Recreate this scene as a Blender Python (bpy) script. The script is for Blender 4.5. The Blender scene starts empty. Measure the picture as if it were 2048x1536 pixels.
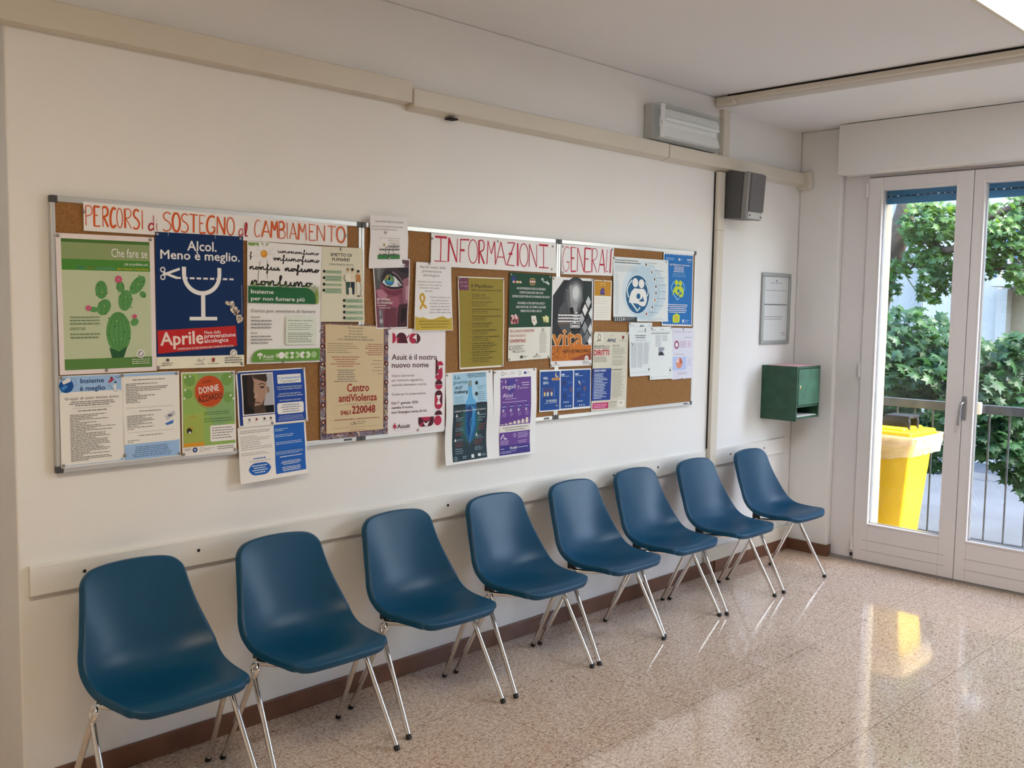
import bpy, bmesh, math, random
from mathutils import Vector, Matrix, Euler
C = bpy.context.scene.collection
sc = bpy.context.scene

# ------------------------------------------------------------------ camera
cam_d = bpy.data.cameras.new('camera'); cam = bpy.data.objects.new('camera', cam_d); C.objects.link(cam)
cam_d.sensor_width = 36.0; cam_d.lens = 33.8197; cam_d.clip_end = 200
YAW, PITCH, ROLL = 0.7881241, -0.0823977, 0.0156464
_f = Vector((math.sin(YAW)*math.cos(PITCH), math.cos(YAW)*math.cos(PITCH), math.sin(PITCH)))
_r = Vector((math.cos(YAW), -math.sin(YAW), 0)); _u = _r.cross(_f)
_r2 = _r*math.cos(ROLL)+_u*math.sin(ROLL); _u2 = _u*math.cos(ROLL)-_r*math.sin(ROLL)
cam.matrix_world = Matrix(((_r2.x,_u2.x,-_f.x,0),(_r2.y,_u2.y,-_f.y,-3.21813),(_r2.z,_u2.z,-_f.z,1.626),(0,0,0,1)))
sc.camera = cam

# ------------------------------------------------------------------ sky, sun, exposure
w = bpy.data.worlds.new('sky'); sc.world = w; w.use_nodes = True
nt = w.node_tree; bg = nt.nodes['Background']
sky = nt.nodes.new('ShaderNodeTexSky'); sky.sky_type = 'NISHITA'; sky.sun_disc = False
sky.sun_elevation = math.radians(52); sky.sun_rotation = math.radians(170); sky.air_density = 1.0; sky.dust_density = 1.7
nt.links.new(sky.outputs[0], bg.inputs[0]); bg.inputs[1].default_value = 2.0
sun_d = bpy.data.lights.new('sun', 'SUN'); sun_d.energy = 6.5; sun_d.angle = math.radians(0.8); sun_d.color = (1, .93, .80)
sun = bpy.data.objects.new('sun', sun_d); C.objects.link(sun)
sun.rotation_euler = Vector((-.03, .66, -.75)).to_track_quat('-Z', 'Y').to_euler()
sun.location = (7, -8, 9)
vs = sc.view_settings; vs.view_transform = 'Standard'; vs.look = 'None'; vs.gamma = 1; vs.use_curve_mapping = False
vs.exposure = 0.15
sc.cycles.use_denoising = True; sc.cycles.max_bounces = 10; sc.cycles.diffuse_bounces = 5; sc.cycles.transparent_max_bounces = 16
sc.cycles.caustics_reflective = False; sc.cycles.caustics_refractive = False; sc.cycles.sample_clamp_indirect = 8

# ------------------------------------------------------------------ materials
def lin(h):
    h = h.lstrip('#'); v = [int(h[i:i+2], 16)/255 for i in (0, 2, 4)]
    return tuple(((c+.055)/1.055)**2.4 if c > .04045 else c/12.92 for c in v)
_M = {}
def mat(name, col, rough=.5, metal=0, spec=.5, bump=0, bscale=60, var=0, vscale=6, coat=0):
    if name in _M: return _M[name]
    m = bpy.data.materials.new(name); m.use_nodes = True; n = m.node_tree.nodes; L = m.node_tree.links
    b = n['Principled BSDF']; c4 = (*col, 1)
    b.inputs['Base Color'].default_value = c4; b.inputs['Roughness'].default_value = rough
    b.inputs['Metallic'].default_value = metal; b.inputs['Specular IOR Level'].default_value = spec
    if coat: b.inputs['Coat Weight'].default_value = coat; b.inputs['Coat Roughness'].default_value = .1
    tc = n.new('ShaderNodeTexCoord')
    if var:
        nz = n.new('ShaderNodeTexNoise'); nz.inputs['Scale'].default_value = vscale; nz.inputs['Detail'].default_value = 6
        rp = n.new('ShaderNodeValToRGB'); rp.color_ramp.elements[0].position = .3; rp.color_ramp.elements[1].position = .7
        rp.color_ramp.elements[0].color = (*[max(0, x*(1-var)) for x in col], 1); rp.color_ramp.elements[1].color = (*[min(1, x*(1+var)) for x in col], 1)
        L.new(tc.outputs['Object'], nz.inputs['Vector']); L.new(nz.outputs[0], rp.inputs[0]); L.new(rp.outputs[0], b.inputs['Base Color'])
    if bump:
        nb = n.new('ShaderNodeTexNoise'); nb.inputs['Scale'].default_value = bscale; nb.inputs['Detail'].default_value = 4
        bp = n.new('ShaderNodeBump'); bp.inputs['Strength'].default_value = bump; bp.inputs['Distance'].default_value = .004
        L.new(tc.outputs['Object'], nb.inputs['Vector']); L.new(nb.outputs[0], bp.inputs['Height']); L.new(bp.outputs[0], b.inputs['Normal'])
    _M[name] = m; return m
WALL = mat('wall_paint', (.845, .835, .815), .55, spec=.35, bump=.12, bscale=180, var=.012, vscale=2)
CEIL = mat('ceiling_paint', (.87, .865, .86), .75, bump=.1, bscale=120)
TRIMW = mat('cream_plastic', (.70, .65, .55), .4, var=.02, vscale=3)
RAILW = mat('white_laminate', (.80, .78, .73), .38, var=.01)
WOODB = mat('brown_baseboard', lin('#6f4a36'), .45, var=.18, vscale=9, bump=.15, bscale=40)
PVC = mat('white_door_plastic', (.80, .765, .76), .32, var=.008)
SILV = mat('silver_aluminium', (.62, .63, .63), .33, metal=.85)
DGREY = mat('dark_grey_plastic', (.06, .062, .068), .45)
BLACK = mat('black_rubber', (.01, .01, .011), .5)
DARK = mat('dark_gap', (.015, .013, .012), .9)
CHROME = mat('chrome', (.78, .77, .75), .08, metal=1)
BLUE = mat('blue_polypropylene', (.0012, .058, .128), .36, spec=.36, bump=.05, bscale=600, var=.06, vscale=3)
GREEN = mat('green_stained_plywood', (.022, .085, .045), .5, var=.3, vscale=14, bump=.1)
GREEN2 = mat('green_stained_door', (.05, .16, .10), .42, var=.25, vscale=14, bump=.1)
CORK = mat('cork', (.30, .145, .045), .85, var=.22, vscale=140, bump=.5, bscale=260)
PINM = mat('steel_thumbtack', (.33, .32, .31), .35, metal=.9)
PINW = mat('white_thumbtack', (.85, .85, .82), .3)

def floor_material():
    m = bpy.data.materials.new('speckled_linoleum'); m.use_nodes = True; n = m.node_tree.nodes; L = m.node_tree.links
    b = n['Principled BSDF']; tc = n.new('ShaderNodeTexCoord')
    def noise(scale, detail, mapscale=(1, 1, 1), dist=0):
        mp = n.new('ShaderNodeMapping'); mp.inputs['Scale'].default_value = mapscale
        t = n.new('ShaderNodeTexNoise'); t.inputs['Scale'].default_value = scale; t.inputs['Detail'].default_value = detail; t.inputs['Distortion'].default_value = dist
        L.new(tc.outputs['Object'], mp.inputs[0]); L.new(mp.outputs[0], t.inputs['Vector']); return t
    def ramp(t, *st):
        r = n.new('ShaderNodeValToRGB'); e = r.color_ramp.elements
        while len(e) < len(st): e.new(.5)
        for i, (p, c) in enumerate(st): e[i].position = p; e[i].color = (*c, 1)
        L.new(t.outputs[0], r.inputs[0]); return r
    a = ramp(noise(75, 3, (1, 1.5, 1), 1.2), (.36, lin('#a88a76')), (.45, lin('#d0b6a0')), (.55, lin('#e2ccb8')), (.68, lin('#f0e2d2')))
    f = ramp(noise(120, 2, (.8, 1.6, 1), 1.6), (.60, (0, 0, 0)), (.66, (1, 1, 1)))
    f2 = ramp(noise(38, 2, (1, 1, 1), 1.), (.71, (0, 0, 0)), (.735, (1, 1, 1)))
    mx = n.new('ShaderNodeMix'); mx.data_type = 'RGBA'; mx.inputs[7].default_value = (*lin('#9c7e6c'), 1)
    L.new(f.outputs[0], mx.inputs[0]); L.new(a.outputs[0], mx.inputs[6])
    mx2 = n.new('ShaderNodeMix'); mx2.data_type = 'RGBA'; mx2.inputs[7].default_value = (*lin('#6a4e40'), 1)
    L.new(f2.outputs[0], mx2.inputs[0]); L.new(mx.outputs[2], mx2.inputs[6])
    sp = n.new('ShaderNodeSeparateXYZ'); L.new(tc.outputs['Object'], sp.inputs[0])
    def seam(out, off):
        ad = n.new('ShaderNodeMath'); ad.operation = 'SUBTRACT'; ad.inputs[1].default_value = off; L.new(sp.outputs[out], ad.inputs[0])
        pp = n.new('ShaderNodeMath'); pp.operation = 'PINGPONG'; pp.inputs[1].default_value = .305; L.new(ad.outputs[0], pp.inputs[0])
        lt = n.new('ShaderNodeMath'); lt.operation = 'LESS_THAN'; lt.inputs[1].default_value = .0012; L.new(pp.outputs[0], lt.inputs[0]); return lt
    s1, s2 = seam(0, 4.44), seam(1, -1.055)
    mxm = n.new('ShaderNodeMath'); mxm.operation = 'MAXIMUM'; L.new(s1.outputs[0], mxm.inputs[0]); L.new(s2.outputs[0], mxm.inputs[1])
    mx3 = n.new('ShaderNodeMix'); mx3.data_type = 'RGBA'; mx3.inputs[7].default_value = (*lin('#85705f'), 1)
    L.new(mxm.outputs[0], mx3.inputs[0]); L.new(mx2.outputs[2], mx3.inputs[6]); L.new(mx3.outputs[2], b.inputs['Base Color'])
    b.inputs['Roughness'].default_value = .075; b.inputs['Specular IOR Level'].default_value = .8
    nb = noise(7, 2); bp = n.new('ShaderNodeBump'); bp.inputs['Strength'].default_value = .035; bp.inputs['Distance'].default_value = .01
    L.new(nb.outputs[0], bp.inputs['Height']); L.new(bp.outputs[0], b.inputs['Normal'])
    return m
FLOOR = floor_material()
def glass_material(name, tint=(1, 1, 1), fac=.9, rough=0.0):
    m = bpy.data.materials.new(name); m.use_nodes = True; n = m.node_tree.nodes; L = m.node_tree.links
    n.remove(n['Principled BSDF']); out = n['Material Output']
    t = n.new('ShaderNodeBsdfTransparent'); t.inputs[0].default_value = (*tint, 1)
    g = n.new('ShaderNodeBsdfGlossy'); g.inputs['Roughness'].default_value = rough
    lw = n.new('ShaderNodeLayerWeight'); lw.inputs['Blend'].default_value = .5; pw = n.new('ShaderNodeMath'); pw.operation = 'POWER'; pw.inputs[1].default_value = 5; L.new(lw.outputs['Facing'], pw.inputs[0])
    mu = n.new('ShaderNodeMath'); mu.operation = 'MULTIPLY_ADD'; mu.inputs[1].default_value = .9*fac; mu.inputs[2].default_value = .035*fac; L.new(pw.outputs[0], mu.inputs[0])
    mx = n.new('ShaderNodeMixShader'); L.new(mu.outputs[0], mx.inputs[0]); L.new(t.outputs[0], mx.inputs[1]); L.new(g.outputs[0], mx.inputs[2]); L.new(mx.outputs[0], out.inputs[0])
    return m
GLASS = glass_material('window_glass', (.97, .98, .98), .9)
CLEARP = glass_material('clear_plastic', (.97, .985, .98), 1.0, .06)
def emit(name, col, s):
    m = bpy.data.materials.new(name); m.use_nodes = True; n = m.node_tree.nodes
    b = n['Principled BSDF']; b.inputs['Base Color'].default_value = (.9, .9, .9, 1); b.inputs['Emission Color'].default_value = (*col, 1); b.inputs['Emission Strength'].default_value = s
    return m

# ------------------------------------------------------------------ mesh helpers
class MB:
    def __init__(s): s.v = []; s.f = []; s.m = []; s.mats = []
    def mi(s, m):
        if m not in s.mats: s.mats.append(m)
        return s.mats.index(m)
    def add(s, vs, fs, m):
        o = len(s.v); k = s.mi(m); s.v += [tuple(v) for v in vs]
        for f in fs: s.f.append(tuple(i+o for i in f)); s.m.append(k)
        return s
    def box(s, x0, x1, y0, y1, z0, z1, m):
        x0, x1 = min(x0, x1), max(x0, x1); y0, y1 = min(y0, y1), max(y0, y1); z0, z1 = min(z0, z1), max(z0, z1)
        return s.add([(x, y, z) for x in (x0, x1) for y in (y0, y1) for z in (z0, z1)],
                     [(0, 1, 3, 2), (4, 6, 7, 5), (0, 4, 5, 1), (2, 3, 7, 6), (0, 2, 6, 4), (1, 5, 7, 3)], m)
    def prism(s, prof, x0, x1, m, axis=0):
        # profile of (a, b) pairs swept along an axis
        n = len(prof); P = []
        for t in (x0, x1):
            for a, b in prof: P.append((t, a, b) if axis == 0 else (a, t, b) if axis == 1 else (a, b, t))
        F = [tuple(range(n))[::-1], tuple(range(n, 2*n))] + [(i, (i+1) % n, n+(i+1) % n, n+i) for i in range(n)]
        return s.add(P, F, m)
    def tube(s, pts, r, m, seg=12, cap=True, r2=None):
        pts = [Vector(p) for p in pts]; V = []; n = len(pts); ref = None
        for i, p in enumerate(pts):
            t = (pts[min(i+1, n-1)]-pts[max(i-1, 0)]).normalized()
            if ref is None: ref = t.orthogonal().normalized()
            ref = (ref-t*ref.dot(t)).normalized(); b = t.cross(ref)
            rr = r if r2 is None else r+(r2-r)*i/(n-1)
            for k in range(seg):
                a = 2*math.pi*k/seg; V.append(p+ref*math.cos(a)*rr+b*math.sin(a)*rr)
        F = [(i*seg+k, i*seg+(k+1) % seg, (i+1)*seg+(k+1) % seg, (i+1)*seg+k) for i in range(n-1) for k in range(seg)]
        if cap: F += [tuple(range(seg))[::-1], tuple(range((n-1)*seg, n*seg))]
        return s.add(V, F, m)
    def lathe(s, prof, m, seg=20, mtx=None):
        V = []; mtx = mtx or Matrix()
        for r, z in prof:
            for k in range(seg):
                a = 2*math.pi*k/seg; V.append(mtx @ Vector((r*math.cos(a), r*math.sin(a), z)))
        n = len(prof)
        F = [(i*seg+k, i*seg+(k+1) % seg, (i+1)*seg+(k+1) % seg, (i+1)*seg+k) for i in range(n-1) for k in range(seg)]
        F += [tuple(range(seg))[::-1], tuple(range((n-1)*seg, n*seg))]
        return s.add(V, F, m)
    def build(s, name, parent=None, smooth=False, bevel=0, seg=2, loc=None, rot=None, sharp=None):
        me = bpy.data.meshes.new(name); me.from_pydata(s.v, [], s.f)
        for m in s.mats: me.materials.append(m)
        me.polygons.foreach_set('material_index', s.m)
        if smooth: me.polygons.foreach_set('use_smooth', [True]*len(s.f))
        me.update()
        bm = bmesh.new(); bm.from_mesh(me); bmesh.ops.recalc_face_normals(bm, faces=bm.faces); bm.to_mesh(me); bm.free()
        if smooth and sharp: me.set_sharp_from_angle(angle=math.radians(sharp))
        o = bpy.data.objects.new(name, me); C.objects.link(o)
        if parent: o.parent = parent
        if loc: o.location = loc
        if rot: o.rotation_euler = rot
        if bevel:
            b = o.modifiers.new('bevel', 'BEVEL'); b.width = bevel; b.segments = seg; b.limit_method = 'ANGLE'; b.harden_normals = False
        return o
def tag(o, label=None, cat=None, group=None, kind=None):
    for k, v in (('label', label), ('category', cat), ('group', group), ('kind', kind)):
        if v: o[k] = v
    return o
def empty(name, loc=(0, 0, 0), label=None, cat=None, group=None, kind=None, rz=0):
    o = bpy.data.objects.new(name, None); C.objects.link(o); o.location = loc; o.rotation_euler = (0, 0, rz); o.empty_display_size = .1
    return tag(o, label, cat, group, kind)
def smoothpts(P, n=6):
    P = [Vector(p) for p in P]; out = []
    for i in range(len(P)-1):
        a, b, c, d = P[max(i-1, 0)], P[i], P[i+1], P[min(i+2, len(P)-1)]
        for k in range(n):
            t = k/n; out.append(.5*((2*b)+(c-a)*t+(2*a-5*b+4*c-d)*t*t+(3*b-a-3*c+d)*t**3))
    return out+[P[-1]]
def struct(mb, name, **kw): return tag(mb.build(name, **kw), kind='structure')

# ------------------------------------------------------------------ the room
XC = 5.911; CZ = 2.85; CZ2 = 2.785; YB = -4.7; XL = -1.3
struct(MB().box(XL-.2, 5.96, YB-.2, 1.4, -.12, 0, FLOOR), 'floor')
struct(MB().box(XL-.2, 4.90, YB-.2, 1.4, CZ, CZ+.15, CEIL).box(4.90, 6.2, YB-.2, .3, CZ2, CZ2+.22, CEIL), 'ceiling')
struct(MB().box(1.024, 6.2, 0, .32, 0, CZ, WALL), 'wall_back', bevel=.006)
struct(MB().box(XL, 1.024, 0, .32, 2.46, CZ, WALL), 'wall_over_passage')
struct(MB().box(XL-.2, 1.6, 1.25, 1.4, 0, CZ, WALL).box(1.45, 1.6, .32, 1.25, 0, CZ, WALL), 'wall_passage')
struct(MB().box(XL-.2, XL, YB, 1.25, 0, CZ, WALL), 'wall_left')
struct(MB().box(XL, 6.2, YB-.2, YB, 0, CZ, WALL), 'wall_front')
# the pier between the board wall and the door, and the wall beyond the door
struct(MB().box(XC, 6.17, -.291, 0, 0, CZ2, WALL), 'wall_right', bevel=.012, seg=3)
struct(MB().box(5.952, 6.17, -2.15, -1.90, 0, CZ2, WALL).box(5.952, 6.17, YB, -4.45, 0, CZ2, WALL).box(5.952, 6.17, -4.45, -2.15, 0, .75, WALL).box(5.952, 6.17, -4.45, -2.15, 2.52, CZ2, WALL).box(5.952, 6.17, -1.9, -.29, 2.52, CZ2, WALL), 'wall_beyond_door')
PLAST = mat('cream_outside_plaster', (.42, .36, .255), .8, var=.06, vscale=18, bump=.3, bscale=90)
struct(MB().box(6.03, 6.17, -.514, -.291, -.3, 2.75, PLAST), 'wall_reveal_left')
struct(MB().box(6.03, 6.17, -2.2, -1.76, -.3, 2.75, PLAST).box(6.172, 6.178, 3.5, -.514, -.3, 2.9, PLAST).box(6.172, 6.19, -1.76, -2.15, -.3, 2.9, PLAST).box(6.172, 6.19, -4.45, -6, -.3, 2.9, PLAST).box(6.172, 6.19, -2.15, -4.45, -.3, .75, PLAST).box(6.172, 6.19, -1.76, -.5, 2.46, 2.9, PLAST), 'wall_outside')
# box for the roller shutter above the door
struct(MB().box(5.795, 5.95, -2.6, -.318, 2.474, CZ2-.004, WALL), 'trim_1', bevel=.004)
# chair rail, in two lengths, with its screws
def screw_on(parent, x, z, y, m=DARK):
    o = MB().lathe([(.001, 0), (.006, 0), (.006, .0015), (.002, .002)], m, 10, Matrix.Translation((x, y, z)) @ Matrix.Rotation(math.radians(90), 4, 'X')).build('screw', parent)
    return o
rail = struct(MB().box(1.052, 4.868, -.021, 0, .671, .769, RAILW), 'trim_2', bevel=.003)
for x in (1.222, 1.625, 2.027, 2.427, 2.819, 3.213, 3.605, 3.994, 4.392, 4.778): screw_on(rail, x, .725, -.0215)
rail2 = struct(MB().box(4.975, 5.815, -.021, 0, .671, .771, RAILW), 'trim_3', bevel=.003)
for x in (5.141, 5.54): screw_on(rail2, x, .725, -.0215)
# baseboards
struct(MB().box(1.026, 5.005, -.013, 0, 0, .078, WOODB), 'baseboard_back', bevel=.003)
struct(MB().box(5.008, XC, -.022, 0, 0, .078, WOODB), 'baseboard_corner', bevel=.003)
struct(MB().box(XC-.014, XC, -.305, -.022, 0, .075, WOODB).box(XC, 5.952, -.305, -.2915, 0, .075, WOODB), 'baseboard_right', bevel=.003)
# threshold under the door leaves
struct(MB().box(5.925, 6.03, -1.9, -.30, 0, .012, mat('grey_threshold', (.36, .33, .31), .4, metal=.5)), 'trim_4')
# fixed door frame
struct(MB().box(5.953, 6.03, -.455, -.292, .012, 2.52, PVC).box(5.953, 6.03, -1.9, -1.745, .012, 2.52, PVC).box(5.953, 6.03, -1.745, -.455, 2.46, 2.52, PVC), 'trim_5', bevel=.004)
# the two leaves
def leaf(name, ya, yb, ga, gb):
    # ya > yb along the wall, glass between ga and gb
    X0, X1 = 5.930, 5.992
    r = empty(name, (5.96, (ya+yb)/2, 0), kind='structure')
    inv = Vector((-5.96, -(ya+yb)/2, 0))
    def bl(mb, nm, **k):
        mb.v = [tuple(Vector(v)+inv) for v in mb.v]; return mb.build(nm, r, **k)
    z0, z1, g0, g1 = .014, 2.452, .262, 2.373
    fr = MB().box(X0, X1, ya, ga, z0, z1, PVC).box(X0, X1, gb, yb, z0, z1, PVC).box(X0, X1, ga, gb, g1, z1, PVC).box(X0, X1, ga, gb, z0, g0, PVC)
    bl(fr, 'leaf_frame', bevel=.003)
    # moulded bottom panel lines and the bead round the glass
    pm = MB()
    for zz in (.085, .150): pm.box(X0-.0015, X0+.001, ya-.055, yb+.055, zz-.0012, zz+.0012, mat('door_groove', (.42, .39, .38), .6))
    bl(pm, 'panel_groove')
    b = .012; bd = MB()
    for (a, c, e, f) in ((ga+b, ga, g0-b, g1+b), (gb, gb-b, g0-b, g1+b), (ga, gb, g1, g1+b), (ga, gb, g0-b, g0)):
        bd.prism([(a, e), (c, e), (c, f), (a, f)], X0-.006, X0+.001, PVC)
    bl(bd, 'glazing_bead', bevel=.003)
    ed = MB()
    for (a, c, e, f) in ((ga, ga-.008, g0, g1), (gb+.008, gb, g0, g1), (ga, gb, g0, g0+.006)):
        ed.prism([(a, e), (c, e), (c, f), (a, f)], X0+.022, X0+.040, SILV)
    bl(ed, 'spacer_bar')
    bl(MB().box(X0+.028, X0+.032, ga, gb, g0, g1, GLASS), 'glass_pane')
    return r, inv
d1, inv1 = leaf('door_1', -.464, -1.098, -.556, -1.005)
hg = MB()
for zz in (.075, 1.2, 2.33): hg.tube([(5.924, -.458, zz), (5.924, -.458, zz+.09)], .008, PVC)
hg.box(5.918, 5.93, -.466, -.45, .035, .055, BLACK)
hg.v = [tuple(Vector(v)+inv1) for v in hg.v]; hg.build('hinge', d1)
d2, inv2 = leaf('door_2', -1.102, -1.738, -1.166, -1.64)
HG = mat('brushed_grey_handle', (.42, .42, .44), .3, metal=.8)
hd = MB().box(5.921, 5.93, -1.128, -1.098, .985, 1.125, HG)
hd.v = [tuple(Vector(v)+inv2) for v in hd.v]; hp = hd.build('handle_plate', d2, bevel=.008, seg=3)
hd = MB().tube(smoothpts([(5.925, -1.113, 1.085), (5.90, -1.113, 1.087), (5.882, -1.110, 1.08), (5.878, -1.106, 1.05), (5.878, -1.103, 1.0), (5.880, -1.101, .955)], 5), .0095, HG, 10)
hd.v = [tuple(Vector(v)+inv2) for v in hd.v]; hd.build('handle', d2, smooth=True)

# unseen window, added further along this wall to bring in more daylight
wn = tag(empty('added_window_1', (6.03, -3.3, .75)), kind='structure')
wf = MB()
for y in (-1.15, -.40, .36, 1.09): wf.box(-.03, .03, y, y+.06, 0, 1.77, PVC)
wf.box(-.03, .03, -1.15, 1.15, 0, .06, PVC).box(-.03, .03, -1.15, 1.15, 1.71, 1.77, PVC)
wf.build('window_frame', wn, bevel=.004)
MB().box(-.002, .002, -1.09, 1.09, .06, 1.71, GLASS).build('glass_pane', wn)

# ------------------------------------------------------------------ cable trunking
def trunk_prof(zt, zb, zw, d=.055): return [(0, zt+.006), (-d, zt), (-d, zb), (0, zw)]
t = MB().prism(trunk_prof(2.538, 2.452, 2.447, .05), .80, 2.578, TRIMW)
tag(t.build('cable_trunking', bevel=.003), 'long cream cable trunking at the left, high on the wall, reaching the passage edge', 'cable trunking', 'cream cable trunking')
t = MB().prism(trunk_prof(2.512, 2.441, 2.424), 2.581, 4.368, TRIMW)
tag(t.build('cable_trunking', bevel=.004), 'middle length of cream cable trunking above the notice boards, ending below the emergency light', 'cable trunking', 'cream cable trunking')
t = MB().prism(trunk_prof(2.510, 2.440, 2.423), 4.374, 5.862, TRIMW)
tag(t.build('cable_trunking', bevel=.004), 'cream cable trunking over the grey loudspeaker, running into the corner', 'cable trunking', 'cream cable trunking')
MBclip = MB().box(2.79, 2.835, -.045, -.008, 2.418, 2.4245, DARK)
tag(MBclip.build('cable_clip'), 'small dark clip sticking out under the cream trunking above the boards', 'clip')
t = MB().box(5.862, 5.9105, -.095, 0, 2.405, 2.525, TRIMW)
tag(t.build('trunking_elbow', bevel=.014, seg=3), 'rounded cream trunking elbow in the room corner by the door', 'cable trunking')
t = MB().box(4.899, 4.968, -.032, 0, .165, 2.422, TRIMW)
r = t.build('cable_duct', bevel=.004)
tag(r, 'vertical cream cable duct rising from the floor duct to below the speaker', 'cable duct')
MB().box(4.8968, 4.8988, -.010, 0, .78, 2.42, DARK).build('gap_strip', r)
MB().box(4.897, 4.970, -.034, -.003, 2.08, 2.083, mat('joint_line', (.45, .42, .36), .6)).build('joint', r)
t = MB().box(4.930, 5.0, -.032, 0, 2.514, 2.81, TRIMW)
tag(t.build('cable_duct', bevel=.004), 'short cream cable duct beside the emergency light, up to the ceiling', 'cable duct')
t = MB().box(4.899, 5.90, -.026, 0, .080, .162, TRIMW)
tag(t.build('cable_duct', bevel=.004), 'low horizontal cream duct just above the brown baseboard in the corner', 'cable duct')
# conduit along the ceiling step
t = MB().prism([(4.862, 2.815), (4.862, 2.838), (4.8995, 2.838), (4.8995, 2.812), (4.868, 2.812)], -.09, -4.65, TRIMW, axis=1)
r = t.build('ceiling_conduit', bevel=.002)
tag(r, 'thin cream conduit running along the ceiling step towards the right', 'conduit')
MB().box(4.868, 4.8995, -4.65, -.09, 2.8385, 2.8498, DARK).build('gap_strip', r)
MB().box(4.858, 4.905, -.135, -.02, 2.795, 2.840, TRIMW).box(4.915, 5.006, -.05, -.034, 2.79, 2.812, TRIMW).build('elbow', r, bevel=.012, seg=3)

# ------------------------------------------------------------------ things on the wall
# emergency light
r = empty('emergency_light', (4.52, 0, 2.6), 'grey emergency light with clear ribbed cover mounted above the cream trunking', 'emergency light')
LGREY = mat('light_grey_plastic', (.52, .54, .53), .45)
def loc(mb, o): mb.v = [tuple(Vector(v)-o.location) for v in mb.v]; return mb
loc(MB().box(4.205, 4.835, -.06, -.001, 2.519, 2.706, LGREY), r).build('housing', r, bevel=.006)
loc(MB().prism([(-.0605, 2.69), (-.062, 2.69), (-.082, 2.655), (-.063, 2.64), (-.063, 2.60), (-.088, 2.54), (-.0605, 2.535)], 4.26, 4.81, mat('white_reflector', (.92, .93, .92), .25)), r).build('reflector', r)
loc(MB().tube([(4.275, -.084, 2.632), (4.795, -.084, 2.632)], .010, mat('frosted_tube', (.92, .95, .93), .25)), r).build('tube', r, smooth=True, sharp=40)
cv = MB().box(4.207, 4.833, -.105, -.0605, 2.520, 2.704, CLEARP)
loc(cv, r).build('clear_cover', r)
loc(MB().box(4.212, 4.25, -.107, -.104, 2.525, 2.70, mat('milky_end_plate', (.75, .77, .76), .4)).box(4.222, 4.238, -.113, -.107, 2.59, 2.615, PINW), r).build('end_plate', r, bevel=.002)
# loudspeaker
r = empty('loudspeaker', (5.068, -.02, 2.292), 'dark grey box loudspeaker tilted down from the wall under the cream trunking', 'loudspeaker')
r.rotation_euler = (math.radians(3.5), 0, 0)
SPK = mat('anthracite_cabinet', (.085, .088, .09), .5, bump=.1, bscale=300)
SPF = mat('grey_speaker_baffle', (.26, .255, .25), .5)
GRL = mat('grey_speaker_cloth', (.17, .165, .17), .8, bump=.6, bscale=900)
MB().box(-.09, .09, -.118, .005, -.135, .135, SPK).build('cabinet', r, bevel=.006)
MB().box(-.092, .092, -.158, -.118, -.137, .137, SPF).build('baffle', r, bevel=.012, seg=3)
MB().box(-.072, .086, -.166, -.158, -.088, .128, GRL).build('grille', r, bevel=.006)
MB().box(-.07, .082, -.1605, -.158, -.132, -.094, mat('pale_plate', (.55, .57, .55), .4)).build('name_plate', r)
MB().lathe([(.001, 0), (.005, 0), (.005, .003)], BLACK, 10, Matrix.Translation((-.055, -.1605, -.113)) @ Matrix.Rotation(math.radians(90), 4, 'X')).build('screw', r)
MB().lathe([(.001, 0), (.005, 0), (.005, .003)], BLACK, 10, Matrix.Translation((.066, -.1605, -.118)) @ Matrix.Rotation(math.radians(90), 4, 'X')).build('screw', r)
MB().box(-.03, .03, .0, .0195, -.06, .06, BLACK).build('bracket', r)
# green letter box
r = empty('letter_box', (5.663, 0, .92), 'green stained wooden letter box with small door and open slot on the corner wall', 'box')
x0, x1, yf, z0, z1 = -.150, .150, -.25, 0, .345; th = .014
g = MB().box(x0, x0+th, yf, 0, z0, z1, GREEN).box(x1-th, x1, yf, 0, z0+.012, z1, GREEN).box(x0+th, x1-th, yf, 0, z1-th, z1-.001, GREEN).box(x0+th, x1-th, yf+.002, 0, z0+.012, z0+.026, GREEN).box(x0+th, x1-th, -.02, -.001, z0+.026, z1-th, GREEN).box(x0+th, x1-th, yf+.004, -.02, .085, .099, GREEN)
g.build('carcass', r, bevel=.0015)
dr = MB().box(x0+th+.003, x1-th-.003, yf-.003, yf+.010, .102, z1-th-.003, GREEN2).build('door', r, bevel=.002)
MB().lathe([(.001, 0), (.011, 0), (.011, .003), (.006, .006), (.003, .006)], mat('brass', (.75, .58, .25), .25, metal=1), 16, Matrix.Translation((x0+.037, yf-.003, .215)) @ Matrix.Rotation(math.radians(90), 4, 'X')).build('lock', dr)
PAP = mat('white_paper', (.82, .82, .80), .6)
tag(MB().box(5.53, 5.79, -.243, -.03, .9465, .950, PAP).build('paper_sheet'), 'white paper sheets lying in the slot of the green letter box', 'paper')
tag(MB().box(5.53, 5.80, -.235, -.03, 1.265, 1.267, mat('pink_paper', (.72, .42, .46), .6)).build('leaflet'), 'pink leaflet lying on top of the green letter box', 'leaflet')
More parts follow.
